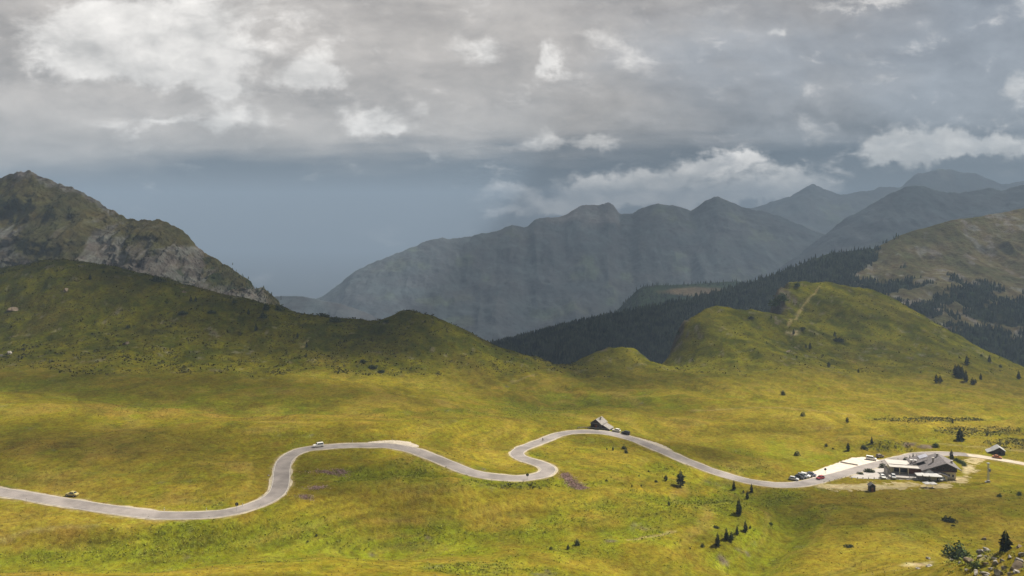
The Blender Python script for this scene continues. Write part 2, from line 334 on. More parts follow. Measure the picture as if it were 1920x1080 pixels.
# road centre line: smooth curve through the surveyed points, resampled about every metre
def catmull(pts, step=1.0):
    p = np.array(pts, float); out = []
    for i in range(1, len(p) - 2):
        a, b, c, d = p[i - 1], p[i], p[i + 1], p[i + 2]; n = max(2, int(np.linalg.norm(c - b) / step))
        for t in np.arange(n) / n:
            out.append(0.5 * ((2 * b) + (-a + c) * t + (2 * a - 5 * b + 4 * c - d) * t * t + (-a + 3 * b - 3 * c + d) * t ** 3))
    return np.array(out)
RC = catmull([rp(*r) for r in ROAD])
for _ in range(6):
    RC[1:-1] = 0.25 * RC[:-2] + 0.5 * RC[1:-1] + 0.25 * RC[2:]
zz = RC[:, 2].copy()
for _ in range(60): zz[1:-1] = 0.25 * zz[:-2] + 0.5 * zz[1:-1] + 0.25 * zz[2:]
RC[:, 2] = zz
def road_near(x, y):
    d = np.full(len(x), 1e9); zr = np.zeros(len(x))
    idx = np.where((y > 190) & (y < 470))[0]
    rx, ry = RC[:, 0].astype(np.float32), RC[:, 1].astype(np.float32)
    for i in range(0, len(idx), 20000):
        k = idx[i:i + 20000]
        q = (x[k].astype(np.float32)[:, None] - rx[None]) ** 2 + (y[k].astype(np.float32)[:, None] - ry[None]) ** 2
        j = q.argmin(1); d[k] = np.sqrt(q[np.arange(len(k)), j]); zr[k] = RC[j, 2]
    return d, zr
SITE = (178.0, 362.0)
FEAT = []
def features(x, y):
    z = np.zeros(len(x))
    for pts, amp, wd in FEAT:
        pts = np.asarray(pts); k = np.where((x > pts[:, 0].min() - 3 * wd) & (x < pts[:, 0].max() + 3 * wd) & (y > pts[:, 1].min() - 3 * wd) & (y < pts[:, 1].max() + 3 * wd))[0]
        if not len(k): continue
        d = np.full(len(k), 1e9); tt = np.zeros(len(k)); n = len(pts) - 1; qx = x[k] + 2.5 * vnoise(x[k] / 14, y[k] / 14, 61); qy = y[k] + 2.5 * vnoise(x[k] / 14, y[k] / 14, 62)
        for i in range(n):
            a, b = pts[i], pts[i + 1]; ab = b - a; t = np.clip(((qx - a[0]) * ab[0] + (qy - a[1]) * ab[1]) / (ab @ ab), 0, 1)
            dd = np.hypot(qx - a[0] - t * ab[0], qy - a[1] - t * ab[1]); m_ = dd < d; d[m_] = dd[m_]; tt[m_] = (i + t[m_]) / n
        z[k] += amp * np.exp(-(d / wd) ** 2) * np.clip(np.minimum(tt, 1 - tt) * 6 + .15, 0, 1)
    return z
def ground_z(x, y):
    x = np.asarray(x, float).ravel(); y = np.asarray(y, float).ravel()
    z = tps(x, y) + features(x, y)
    hill = sst(y, 420, 540)
    site = 1 - sst(np.hypot((x - SITE[0]) * 0.8, y - SITE[1]), 48, 75)
    n = fbm(x / 52, y / 40, 3, 11) * (2.1 + 0.6 * hill) + fbm(x / 10, y / 8, 3, 31) * (0.34 + 1.35 * hill) + fbm(x / 3.2, y / 3.2, 2, 51) * (0.10 + 0.22 * hill)
    n += hill * (4.2 * np.minimum(0.1, ridged((x + 0.35 * y) / 52, y / 170, 4, 77)) + 0.6 * ridged((x - 0.3 * y) / 15, y / 26, 3, 97))
    for cx, cy, rr in ((140, 702, 16), (150, 711, 14), (165, 716, 12), (268, 822, 18), (284, 836, 16)):
        n = n + np.exp(-((x - cx) ** 2 + (y - cy) ** 2) / rr ** 2) * (5.5 * ridged(x / 11, y / 11, 4, 88) - 1.5)
    z = z + n * (1 - 0.95 * site)
    d, zr = road_near(x, y)
    wgt = 1 - sst(d, 4.6, 13.0)
    return z * (1 - wgt) + zr * wgt
def at(px, py, lo=110, hi=1250):
    Y = np.geomspace(lo, hi, 1600); x = (px - 960) / F * Y; ray = -Y * (py - HOR) / F; g = ground_z(x, Y)
    k = np.where(g >= ray)[0]
    i = int(k[0]) if len(k) else int(np.argmax(g - ray))
    if i > 0:
        e0 = ray[i - 1] - g[i - 1]; e1 = ray[i] - g[i]; t = e0 / (e0 - e1) if e0 != e1 and e0 > 0 else 1.0
        yv = Y[i - 1] + t * (Y[i] - Y[i - 1])
    else: yv = Y[0]
    xv = (px - 960) / F * yv
    return Vector((xv, yv, float(ground_z([xv], [yv])[0])))
def gz(x, y): return float(ground_z([x], [y])[0])

for pix, amp, wd in [([(-150, 1045), (0, 1040), (300, 1036), (650, 1016), (900, 1003), (1150, 980), (1330, 945), (1460, 924)], -2.6, 12), ([(610, 897), (760, 878), (900, 905), (1060, 907), (1190, 906)], -2.6, 7),
                     ([(1500, 950), (1455, 1000), (1420, 1040), (1340, 1062)], -3.5, 9), ([(-200, 705), (0, 716), (250, 738), (480, 760), (640, 776)], -4.0, 15), ([(-200, 728), (0, 733), (250, 758), (480, 778), (640, 792)], 2.6, 13),
                     ([(1560, 836), (1620, 832), (1690, 838), (1740, 846)], 2.6, 8), ([(1650, 806), (1800, 800), (1960, 794)], 3.0, 13), ([(1650, 792), (1800, 786), (1960, 780)], -2.0, 10), ([(900, 1024), (1100, 997), (1250, 971), (1450, 962)], 2.6, 8),
                     ([(560, 925), (820, 919), (1000, 918), (1210, 911)], 2.2, 9), ([(300, 800), (500, 806), (760, 806), (1000, 796)], 1.8, 12), ([(1180, 868), (1300, 895), (1400, 915)], -1.4, 8), ([(1250, 830), (1400, 870), (1480, 880)], 1.6, 9), ([(1240, 800), (1400, 800), (1600, 800)], 2.2, 12), ([(960, 762), (1100, 752), (1300, 762)], -2.0, 16), ([(-100, 1010), (100, 1000), (300, 1010)], 1.8, 8)]:
    FEAT_NEW = [tuple(at(*q).xy) for q in pix]; FEAT.append((FEAT_NEW, amp * 1.5, wd))
FEAT.append(([(126, 688), (134, 712), (140, 748)], -17, 10)); FEAT.append(([(258, 798), (260, 826), (268, 856)], -20, 11))
NR, NC = 640, 760
uu = np.linspace(-0.86, 0.86, NC); Yr = np.r_[np.linspace(8, 118, 24), np.geomspace(121, 1420, NR - 24)]
GX = (Yr[:, None] * uu[None]).ravel(); GY = np.repeat(Yr, NC)
GZ = ground_z(GX, GY)
GPX = 960 + F * GX / GY; GPY = HOR - F * GZ / GY
# regional plant cover (albedo): dry yellow grass, greener grass, lush herbs, brown heath, bare earth, rock
def patch(lst, px, py):
    t = np.zeros_like(px)
    for a, b, rx, ry, amp in lst: t = np.maximum(t, amp * np.exp(-(((px - a) / rx) ** 2 + ((py - b) / ry) ** 2)))
    return t
LUSH = [(60, 1040, 160, 16, 1), (250, 1035, 160, 14, 1), (450, 1000, 160, 40, .8), (560, 1000, 90, 30, .8), (700, 1022, 120, 10, .9), (850, 1003, 90, 10, 1), (1000, 1000, 110, 9, .8), (1080, 980, 80, 10, .8),
        (1220, 955, 120, 26, .7), (1330, 945, 90, 22, .9), (1450, 930, 60, 24, 1), (1500, 960, 50, 24, .6), (650, 895, 110, 16, .9), (780, 890, 70, 18, .9), (880, 905, 90, 10, .9), (1000, 906, 100, 8, .9), (760, 870, 60, 12, .7),
        (1120, 905, 70, 8, .8), (1010, 850, 30, 14, .6), (1420, 880, 80, 12, .6), (1480, 860, 90, 22, .8), (1560, 850, 60, 10, .6), (1660, 838, 60, 10, .8), (1250, 880, 80, 14, .3), (900, 1065, 90, 16, .9), (1060, 1040, 80, 18, .6),
        (1390, 1000, 50, 14, .7), (1430, 985, 40, 12, .6), (980, 770, 200, 16, .5), (1100, 748, 140, 10, .6), (480, 730, 120, 16, .4), (140, 720, 140, 12, .4), (1870, 810, 60, 8, .5), (1890, 930, 50, 10, .6), (1800, 1010, 80, 12, .5), (1850, 1060, 60, 18, .5), (1835, 1062, 30, 8, .9), (1805, 1052, 20, 6, .9),
        (1760, 905, 40, 8, .8), (1250, 1010, 70, 20, .5), (1290, 1060, 120, 20, .4), (420, 980, 60, 12, .6), (300, 770, 100, 10, .2)]
BROWN = [(250, 770, 160, 12, .8), (420, 778, 160, 10, .7), (60, 840, 110, 14, .7), (180, 850, 80, 10, .5), (330, 900, 120, 30, .35), (120, 890, 100, 20, .4), (60, 960, 40, 8, .6), (1250, 968, 120, 7, .8), (1400, 963, 70, 4, .9), (1180, 985, 80, 7, .5),
         (1600, 935, 110, 16, .5), (1800, 950, 120, 16, .5), (1780, 970, 80, 8, .4), (700, 775, 120, 10, .5), (1000, 780, 150, 10, .35), (1250, 780, 120, 8, .3), (1640, 925, 60, 6, .4), (120, 990, 60, 8, .5), (700, 930, 60, 6, .4), (1040, 690, 60, 8, .5)]
GOLD = [(700, 950, 200, 22, .8), (1000, 940, 250, 18, .9), (800, 1060, 260, 14, .9), (400, 1070, 300, 8, .8), (1250, 925, 140, 10, .9), (1300, 895, 120, 14, .8), (700, 855, 110, 12, .7), (920, 860, 70, 18, .8), (1350, 795, 160, 12, .9), (1500, 780, 150, 18, .8), (1700, 800, 180, 14, .9), (1800, 785, 120, 8, .9),
        (660, 715, 90, 14, .7), (1150, 870, 60, 14, .8), (1560, 1040, 160, 30, .6), (1740, 1040, 80, 20, .5), (800, 810, 100, 12, .6)]
BARE = [(1640, 912, 70, 5, .9), (1580, 912, 50, 6, .9), (1815, 880, 16, 12, .8), (1790, 900, 30, 7, .8), (1750, 912, 40, 5, .7), (1700, 910, 50, 4, .7), (1830, 862, 22, 5, .8), (1710, 1058, 50, 8, .6), (1780, 1030, 20, 5, .3), (1850, 1048, 40, 8, .42), (1900, 1066, 40, 8, .42), (1860, 1072, 50, 6, .4),
        (1490, 655, 26, 22, .0), (1535, 545, 5, 5, .0), (1485, 625, 20, 7, .5), (565, 645, 22, 16, .35), (1490, 655, 1, 1, .0)]
tl = fbm(GX / 30, GY / 30, 5, 3); tm = fbm(GX / 11, GY / 11, 4, 9); tb = fbm(GX / 75, GY / 75, 4, 21); ts = fbm(GX / 3.4, GY / 3.4, 3, 41)
wp = 26 * tl + 12 * tm; wq = 7 * tm + 7 * tb
hollow = np.clip(-features(GX, GY) / 3.0 + 0.25 * tm, 0, 1)
lush = np.clip(0.75 * hollow + patch(LUSH, GPX + wp, GPY + wq) * 1.1 + 0.8 * tm + 0.4 * ts - 0.12, 0, 1)
brown = np.clip(patch(BROWN, GPX + wp, GPY + wq) * 1.2 - 0.7 * tm + 0.5 * tl - 0.08 + 0.3 * ts, 0, 1)
gold = np.clip(patch(GOLD, GPX + wp, GPY + wq) * 1.1 + 0.3 * tl - 0.1, 0, 1)
bare = np.clip(sst(patch(BARE, GPX + wp * 0.25, GPY + wq * 0.25) + 0.25 * tm + 0.12 * ts, 0.32, 0.62), 0, 1)
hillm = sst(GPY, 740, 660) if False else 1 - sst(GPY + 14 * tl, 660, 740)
C = lambda r, g, b: np.array((r, g, b))[None]
lrp = lambda a, b, t: a * (1 - t[:, None]) + b * t[:, None]
land = lrp(np.repeat(C(.168, .132, .014), len(GX), 0), C(.137, .114, .008), np.clip(0.5 + 0.9 * tb + 0.5 * tm, 0, 1))
land = lrp(land, C(.240, .186, .018), gold * 0.85)
land = lrp(land, C(.175, .115, .020), brown * 0.75)
land = lrp(land, C(.128, .146, .007), lush * 0.75)
con = fbm(GX / 34, GZ * 0.9 + 1.5 * tl, 4, 71); con2 = fbm(GX / 16, GZ * 2.6 + 1.2 * tm, 3, 72)
land = land * (1 + 0.30 * con + 0.22 * con2)[:, None]
land = land * 0.99
land = lrp(land, C(.185, .125, .036), np.clip(1.6 * con - 0.25, 0, 1) * 0.55)
land = lrp(land, C(.095, .088, .012), np.clip(-1.7 * con2 - 0.2, 0, 1) * 0.5)
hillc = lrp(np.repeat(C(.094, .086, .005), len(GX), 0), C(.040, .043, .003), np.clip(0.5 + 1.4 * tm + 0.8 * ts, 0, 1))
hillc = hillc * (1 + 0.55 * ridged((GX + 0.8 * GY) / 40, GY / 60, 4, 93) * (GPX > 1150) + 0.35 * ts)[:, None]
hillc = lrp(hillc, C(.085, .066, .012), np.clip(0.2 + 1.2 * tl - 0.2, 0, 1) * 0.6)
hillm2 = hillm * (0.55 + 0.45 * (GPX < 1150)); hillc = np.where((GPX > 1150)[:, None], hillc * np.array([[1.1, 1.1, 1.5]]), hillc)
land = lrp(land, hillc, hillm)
# rock where the ground is steep (cliff edges of the right-hand hills)
Zg = GZ.reshape(NR, NC); Xg = GX.reshape(NR, NC); Yg = GY.reshape(NR, NC)
dzx = np.gradient(Zg, axis=1) / np.gradient(Xg, axis=1); dzy = np.gradient(Zg, axis=0) / np.gradient(Yg, axis=0) - dzx * np.gradient(Xg, axis=0) / np.gradient(Yg, axis=0)
slope = np.hypot(dzx, dzy).ravel()
cl_ = sst(slope + 0.6 * tm + 0.5 * ts, 0.95, 1.25) * (GPX > 1150)
def seg_near(q, wd):
    q = np.array(q, float); d = np.full(len(GX), 1e9); gx_ = GX + 3.0 * tm + 1.5 * ts; gy_ = GY + 3.0 * ts
    for a, b in zip(q[:-1], q[1:]):
        ab = b - a; t = np.clip(((gx_ - a[0]) * ab[0] + (gy_ - a[1]) * ab[1]) / (ab @ ab), 0, 1); d = np.minimum(d, np.hypot(gx_ - a[0] - t * ab[0], gy_ - a[1] - t * ab[1]))
    return np.exp(-(d / wd) ** 2)
face = np.maximum(seg_near([(140, 684), (151, 706), (158, 722)], 13), np.maximum(seg_near([(270, 796), (279, 822), (286, 844)], 15), 0.8 * seg_near([(76, 642), (80, 652)], 4)))
cl_ = np.maximum(cl_, sst(face + 0.5 * tm + 0.35 * ts, 0.36, 0.66) * 0.9)
land = lrp(land, C(.085, .070, .052) * (1 + 0.6 * ts[:, None]), cl_)
outc = sst(fbm(GX / 7, GY / 7, 4, 91), 0.47, 0.60) * hillm * 0.6
land = lrp(land, C(.15, .13, .09), outc)
land = lrp(land, C(.36, .29, .17), bare)
d_r, _ = road_near(GX, GY)
def near_line(pix):
    q = np.array([at(*p_).xy for p_ in pix]); d = np.full(len(GX), 1e9); gx_ = GX + 1.2 * tm; gy_ = GY + 1.2 * ts
    for a, b in zip(q[:-1], q[1:]):
        ab = b - a; t = np.clip(((gx_ - a[0]) * ab[0] + (gy_ - a[1]) * ab[1]) / (ab @ ab), 0, 1); d = np.minimum(d, np.hypot(gx_ - a[0] - t * ab[0], gy_ - a[1] - t * ab[1]))
    return d
for pix, wd, k in [([(-40, 1020), (0, 1011), (60, 996), (110, 989), (183, 988)], .7, .25), ([(1478, 612), (1500, 582), (1520, 556), (1537, 536)], 1.0, .6), ([(1180, 1012), (1240, 1003), (1264, 997)], .7, .6), ([(960, 716), (985, 707), (1000, 703)], 1.2, .4), ([(1680, 1070), (1720, 1060), (1745, 1053)], .9, .6), ([(1300, 770), (1460, 764), (1600, 778)], 1.0, .35), ([(700, 832), (560, 846)], .1, 0.), ([(1760, 832), (1830, 838), (1920, 845)], 1.0, .45)]:
    land = lrp(land, C(.26, .205, .10), (1 - sst(near_line(pix), wd * .5, wd * 1.6)) * k)
land = lrp(land, C(.105, .080, .055) * (1 + 0.5 * ts[:, None]), sst(patch([(1702, 832, 24, 5, .9), (1730, 837, 22, 4.5, .9), (1655, 815, 40, 2.5, .5), (1560, 800, 60, 3, .35)], GPX + 8 * tm, GPY + 3 * tm) + .3 * ts, .35, .65))
verge = (1 - sst(d_r + 1.5 * ts, 3.2, 4.8)); land = lrp(land, C(.26, .20, .09), verge * 0.6)
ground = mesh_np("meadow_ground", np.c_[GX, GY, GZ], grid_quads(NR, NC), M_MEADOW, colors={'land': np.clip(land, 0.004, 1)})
tag(ground, kind='structure')
#--OBJECTS--

# ------------------------------------------------------------------ mountains
def mountain(name, ridge, Yridge, foot_py, foot_Y, nc, nr, amp, L, colour, m, back=(900, 0.7), jag=0.0, seed=0, curve=1.0):
    rx = np.array([r[0] for r in ridge], float); ry = np.array([r[1] for r in ridge], float)
    px = np.linspace(rx[0], rx[-1], nc); py = np.interp(px, rx, ry)
    k = np.array([1, 2, 3, 2, 1.]) / 9; py = np.convolve(np.pad(py, 2, mode='edge'), k, 'valid')
    Yc = np.interp(px, *zip(*Yridge)); fp = np.interp(px, *zip(*foot_py)); fY = np.interp(px, *zip(*foot_Y))
    nb = max(6, nr // 6); s = np.r_[-np.linspace(1, 0, nb, endpoint=False), np.linspace(0, 1, nr)]
    sp_ = np.clip(s, 0, 1)[:, None]; sb = np.clip(-s, 0, 1)[:, None]
    Y = Yc[None] * (1 - sp_) + fY[None] * sp_ + sb * back[0]
    pyy = py[None] * (1 - sp_ ** curve) + fp[None] * sp_ ** curve
    Z = -(pyy - HOR) / F * (Yc[None] * (1 - sp_) + fY[None] * sp_) - sb * back[0] * back[1]
    X = (px[None] - 960) / F * Y
    env = np.clip(np.abs(s)[:, None] * 5, 0, 1) * np.clip((1 - sp_) * 6, 0, 1)
    X_, Y_ = X.ravel(), Y.ravel()
    N = (ridged(X_ / L, Y_ / L * 0.6, 6, seed) * amp).reshape(X.shape)
    Z = Z + N * env + (fbm(X_ / (L * 0.14), Y_ / (L * 0.14), 5, seed + 5, 0.6).reshape(X.shape)) * jag
    Y2 = Y + (fbm(X_ / (L * 0.4), Z.ravel() / (L * 0.4), 4, seed + 9).reshape(X.shape)) * amp * 0.8 * env + (ridged(X_ / (L * 0.16), Z.ravel() / (L * 0.3), 4, seed + 19).reshape(X.shape)) * amp * 0.28 * env
    X2 = X
    V = np.c_[X2.ravel(), Y2.ravel(), Z.ravel()]
    PX = 960 + F * X2 / Y2; PY = HOR - F * Z / Y2
    gy_, gx_ = np.gradient(Z)
    col = colour(V[:, 0], V[:, 1], V[:, 2], PX.ravel(), PY.ravel(), np.repeat(s, nc))
    o = mesh_np(name, V, grid_quads(len(s), nc)[:, ::-1], m, colors={'land': np.clip(col, 0.003, 1)})
    tag(o, kind='structure')
    return V, PX.ravel(), PY.ravel(), s

ROCKC, GRASSC, FORC = C(.24, .22, .20), C(.076, .071, .030), C(.022, .034, .014)
# rocky mountain on the left
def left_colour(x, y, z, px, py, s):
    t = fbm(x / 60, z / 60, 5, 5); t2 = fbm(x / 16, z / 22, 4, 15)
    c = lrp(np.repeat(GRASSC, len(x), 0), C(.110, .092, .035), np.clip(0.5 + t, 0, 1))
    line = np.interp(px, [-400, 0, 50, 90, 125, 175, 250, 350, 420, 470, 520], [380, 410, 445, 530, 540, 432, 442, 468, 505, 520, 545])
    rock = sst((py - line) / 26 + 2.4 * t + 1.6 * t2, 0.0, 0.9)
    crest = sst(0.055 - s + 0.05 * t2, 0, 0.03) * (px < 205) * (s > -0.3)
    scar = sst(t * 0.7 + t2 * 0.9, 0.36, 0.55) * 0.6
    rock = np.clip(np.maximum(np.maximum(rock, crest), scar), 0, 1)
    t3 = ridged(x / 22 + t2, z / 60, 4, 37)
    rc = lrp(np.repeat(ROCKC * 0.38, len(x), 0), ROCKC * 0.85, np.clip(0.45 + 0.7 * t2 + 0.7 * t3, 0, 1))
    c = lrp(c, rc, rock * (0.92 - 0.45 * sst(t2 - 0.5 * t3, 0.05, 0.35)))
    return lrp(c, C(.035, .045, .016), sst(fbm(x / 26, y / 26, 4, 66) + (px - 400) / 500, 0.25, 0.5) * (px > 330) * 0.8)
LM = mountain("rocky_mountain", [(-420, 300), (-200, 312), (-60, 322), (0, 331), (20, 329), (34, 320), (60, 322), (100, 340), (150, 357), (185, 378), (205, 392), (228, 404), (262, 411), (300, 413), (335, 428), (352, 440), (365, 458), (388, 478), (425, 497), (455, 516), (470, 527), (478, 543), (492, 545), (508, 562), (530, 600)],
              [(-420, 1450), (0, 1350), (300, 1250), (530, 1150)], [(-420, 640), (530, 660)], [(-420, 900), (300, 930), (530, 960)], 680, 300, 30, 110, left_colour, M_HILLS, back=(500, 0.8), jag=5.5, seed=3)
# forested mountainside on the right
def forest_mask(x, y, px, py):
    t = fbm(x / 90, y / 90, 4, 8); t2 = fbm(x / 30, y / 30, 3, 18)
    line = np.interp(px, [900, 1580, 1600, 1640, 1700, 1800, 1920, 2200], [480, 500, 515, 545, 570, 590, 600, 610])
    f = sst((py - line) / 55 + 2.3 * t + 1.6 * t2, -0.2, 0.3)
    diag = sst((1612 + (515 - py) * 1.0 - px) / 30 + 1.4 * t + 0.8 * t2, -0.3, 0.3)
    return np.maximum(f, diag)
def right_colour(x, y, z, px, py, s):
    t = fbm(x / 45, y / 45, 4, 12); t2 = fbm(x / 14, y / 20, 4, 22)
    c = lrp(np.repeat(C(.100, .092, .040), len(x), 0), C(.155, .125, .065), np.clip(0.5 + 1.2 * t, 0, 1))
    c = lrp(c, ROCKC * 0.9, sst(t2 * 0.8 + t * 0.5, 0.18, 0.45) * 0.75)
    return lrp(c, FORC * 1.2, forest_mask(x, y, px, py) * 0.92)
RM = mountain("forested_mountain", [(860, 668), (925, 648), (1000, 626), (1100, 601), (1200, 580), (1300, 558), (1394, 534), (1470, 508), (1550, 477), (1600, 470), (1640, 466), (1686, 441), (1730, 428), (1783, 413), (1820, 408), (1861, 402), (1920, 390), (2050, 370), (2300, 330)],
              [(860, 1500), (1200, 1480), (1600, 1650), (1920, 1750), (2300, 1800)], [(860, 760), (1300, 720), (1600, 700), (1800, 720), (2300, 760)], [(860, 1080), (1400, 1080), (1700, 1050), (2300, 1000)], 640, 230, 30, 190, right_colour, M_HILLS, back=(700, 0.55), jag=2.0, seed=13)
def mid_colour(x, y, z, px, py, s):
    t = fbm(x / 120, y / 120, 4, 14)
    open_ = np.exp(-(((px - 1300) / 75) ** 2 + ((py - 548) / 9) ** 2))
    return lrp(lrp(np.repeat(FORC, len(x), 0), FORC * 1.8, np.clip(0.5 + t, 0, 1)), C(.15, .11, .065), sst(open_ + 0.4 * t, 0.3, 0.6))
MM = mountain("wooded_shoulder", [(1130, 610), (1165, 575), (1190, 548), (1205, 538), (1240, 535), (1280, 534), (1320, 531), (1385, 527), (1400, 535), (1460, 560), (1520, 600)],
              [(1130, 2500), (1520, 2600)], [(1130, 700), (1520, 660)], [(1130, 1900), (1520, 1900)], 200, 70, 24, 300, mid_colour, M_HILLS, back=(500, 0.6), jag=3, seed=23)
def far_colour(rock_line):
    def f(x, y, z, px, py, s):
        t = fbm(x / 520, y / 520, 5, 16); t2 = fbm(x / 150, y / 150, 4, 26)
        c = lrp(np.repeat(C(.060, .067, .076), len(x), 0), C(.076, .081, .085), np.clip(0.5 + 1.2 * t + 0.6 * t2, 0, 1))  # blue-grey haze tint put into the far slopes' own colour
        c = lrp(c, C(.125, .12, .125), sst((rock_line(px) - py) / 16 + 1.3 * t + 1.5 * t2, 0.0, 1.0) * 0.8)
        mead = np.exp(-(((px - 1110) / 90) ** 2 + ((py - 520) / 14) ** 2)) + np.exp(-(((px - 780) / 60) ** 2 + ((py - 565) / 10) ** 2)) + np.exp(-(((px - 1035) / 36) ** 2 + ((py - 588) / 9) ** 2)) + np.exp(-(((px - 860) / 30) ** 2 + ((py - 603) / 7) ** 2))
        return lrp(c, C(.10, .115, .085), sst(mead + 1.6 * t2 + 0.8 * t, 0.6, 1.1) * 0.7)
    return f
mountain("far_massif", [(560, 590), (585, 566), (610, 552), (640, 530), (665, 508), (690, 494), (715, 485), (740, 475), (770, 462), (800, 452), (830, 447), (862, 449), (890, 441), (930, 430), (958, 421), (985, 425), (1005, 410), (1030, 406), (1055, 404), (1080, 392), (1100, 384), (1122, 387), (1140, 380), (1152, 384), (1160, 400), (1185, 402), (1200, 392), (1230, 383), (1270, 386), (1296, 394), (1320, 380), (1345, 369), (1365, 376), (1390, 390), (1440, 398), (1520, 430), (1600, 460), (1700, 520)],
         [(560, 4600), (1100, 5600), (1700, 5200)], [(560, 640), (900, 680), (1300, 690), (1700, 640)], [(560, 3900), (1000, 3800), (1700, 3600)], 560, 190, 85, 900, far_colour(lambda px: np.interp(px, [560, 960, 1000, 1090, 1160, 1180, 1300, 1700], [300, 400, 424, 440, 430, 380, 380, 380])), M_FAR, back=(1500, 0.5), jag=20, seed=33)
nor = lambda v: (lambda px: np.full_like(px, v))
mountain("far_mountain", [(1330, 430), (1380, 392), (1430, 384), (1480, 368), (1510, 352), (1525, 345), (1545, 356), (1580, 364), (1610, 360), (1650, 352), (1690, 350), (1720, 322), (1780, 318), (1840, 330), (1880, 345), (1960, 330), (2100, 310), (2400, 330)],
         [(1330, 8200), (2400, 8600)], [(1330, 560), (2400, 560)], [(1330, 6000), (2400, 6000)], 320, 100, 130, 1500, far_colour(nor(330)), M_FAR, back=(1500, 0.5), jag=38, seed=43)
mountain("middle_distance_mountain", [(1400, 540), (1460, 505), (1510, 470), (1545, 440), (1580, 415), (1620, 392), (1660, 370), (1700, 352), (1730, 346), (1760, 356), (1800, 362), (1850, 352), (1880, 358), (1910, 347), (1960, 350), (2100, 330), (2400, 320)],
         [(1400, 4300), (2400, 4700)], [(1400, 600), (2400, 600)], [(1400, 3200), (2400, 3200)], 320, 130, 85, 800, far_colour(nor(340)), M_FAR, back=(1200, 0.5), jag=20, seed=53)
mountain("valley_ridge", [(420, 575), (500, 556), (545, 554), (590, 560), (640, 570), (690, 588), (760, 625), (820, 660)],
         [(420, 3200), (820, 3000)], [(420, 700), (820, 720)], [(420, 2600), (820, 2500)], 160, 50, 40, 400, far_colour(nor(100)), M_FAR, back=(500, 0.6), jag=5, seed=73)
vf = MB().add([(-15900, -250, -985), (15900, -250, -985), (15900, 8800, -985), (-15900, 8800, -985)], [(0, 1, 2, 3)]).build("valley_floor", mat("valley_ground", (.045, .055, .03), .95, .3, 0.002))
tag(vf, kind='structure')

#==OBJ==

# ------------------------------------------------------------------ road, verges, gravel yards
M_ASPH = mat("asphalt", (.222, .198, .184), .9, .30, 0.09, 0.1)
M_GRAV = mat("pale_gravel", (.57, .50, .42), .95, .16, 0.5, 0.3)
M_BAY = mat("layby_gravel", (.40, .35, .28), .95, .2, 0.5, 0.3)
M_DIRT = mat("dry_track_soil", (.31, .25, .115), .95, .22, 0.35, 0.3)
M_LINE = mat("road_paint", (.46, .43, .38), .8, .2, 0.4)
M_LOT = mat("worn_paving", (.36, .335, .31), .9, .12, 0.3, 0.1)
def ribbon(name, path, o0, o1, lift, m, wob=0.0, seed=0):
    p = np.asarray(path); t = np.gradient(p[:, :2], axis=0); t /= np.linalg.norm(t, axis=1)[:, None] + 1e-9
    nrm = np.c_[t[:, 1], -t[:, 0]]; rows = []; k = np.arange(len(p)) / 6.0
    for q, o in enumerate(np.linspace(o0, o1, 5)):
        w_ = wob * fbm(k, k * 0 + q * 3.3 + seed, 3, 4) if q in (0, 4) else np.zeros(len(p))
        rows.append(np.c_[p[:, :2] + nrm * (o + w_)[:, None], p[:, 2] + lift])
    return tag(mesh_np(name, np.stack(rows, 1).reshape(-1, 3), grid_quads(len(p), 5), m), kind='structure')
iS = int(np.argmin(np.hypot(RC[:, 0] - 222, RC[:, 1] - 388)))
ribbon("road_verge", RC[:iS], -3.65, 3.65, 0.06, mat("verge_gravel", (.36, .31, .22), .95, .25, .5, .3), 0.7)
ribbon("road", RC[:iS + 6], -3.05, 3.05, 0.13, M_ASPH, 0.08)
ribbon("gravel_road", RC[iS:], -2.5, 2.5, 0.125, mat("gravel_road_surface", (.42, .36, .28), .95, .15, .3, .2), 0.3)
ribbon("road_edge_line", RC[:iS], -2.92, -2.74, 0.135, M_LINE); ribbon("road_edge_line", RC[:iS], 2.74, 2.92, 0.135, M_LINE)
def drape(name, pix, m, lift, step=0.7, rag=0.0, worn=0.0):
    P_ = [at(*q) for q in pix]; X = np.array([p.x for p in P_]); Y = np.array([p.y for p in P_])
    gx = np.arange(X.min(), X.max() + step, step); gy = np.arange(Y.min(), Y.max() + step, step)
    cx, cy = [a.ravel() for a in np.meshgrid(gx[:-1] + step / 2, gy[:-1] + step / 2)]
    if rag: cx2 = cx + rag * fbm(cx / 3, cy / 3, 3, 5); cy2 = cy + rag * fbm(cx / 3, cy / 3, 3, 6)
    else: cx2, cy2 = cx, cy
    ins = np.zeros(len(cx), bool); n = len(X)
    for i in range(n):
        j = (i - 1) % n
        c = ((Y[i] > cy2) != (Y[j] > cy2)) & (cx2 < (X[j] - X[i]) * (cy2 - Y[i]) / (Y[j] - Y[i] + 1e-12) + X[i]); ins ^= c
    if worn: ins &= fbm(cx / 6, cy / 6, 4, 7) + 0.6 * fbm(cx / 1.5, cy / 1.5, 2, 8) > -0.45 + worn
    nx = len(gx); q = np.where(ins)[0]; ii, jj = q // (nx - 1), q % (nx - 1); b = ii * nx + jj
    VX, VY = [a.ravel() for a in np.meshgrid(gx, gy)]; VZ = ground_z(VX, VY) + lift
    Q = np.c_[b, b + 1, b + nx + 1, b + nx]; used, inv = np.unique(Q, return_inverse=True)
    o = mesh_np(name, np.c_[VX, VY, VZ][used], inv.reshape(Q.shape), m); return tag(o, kind='structure')
drape("gravel_parking", [(1504, 893), (1520, 886), (1556, 873), (1575, 866.5), (1598, 858.5), (1618, 857), (1628, 858.5), (1652, 863.5), (1650, 869), (1612, 879), (1580, 888), (1552, 894), (1530, 897)], M_GRAV, 0.10, 0.6, 0.5)
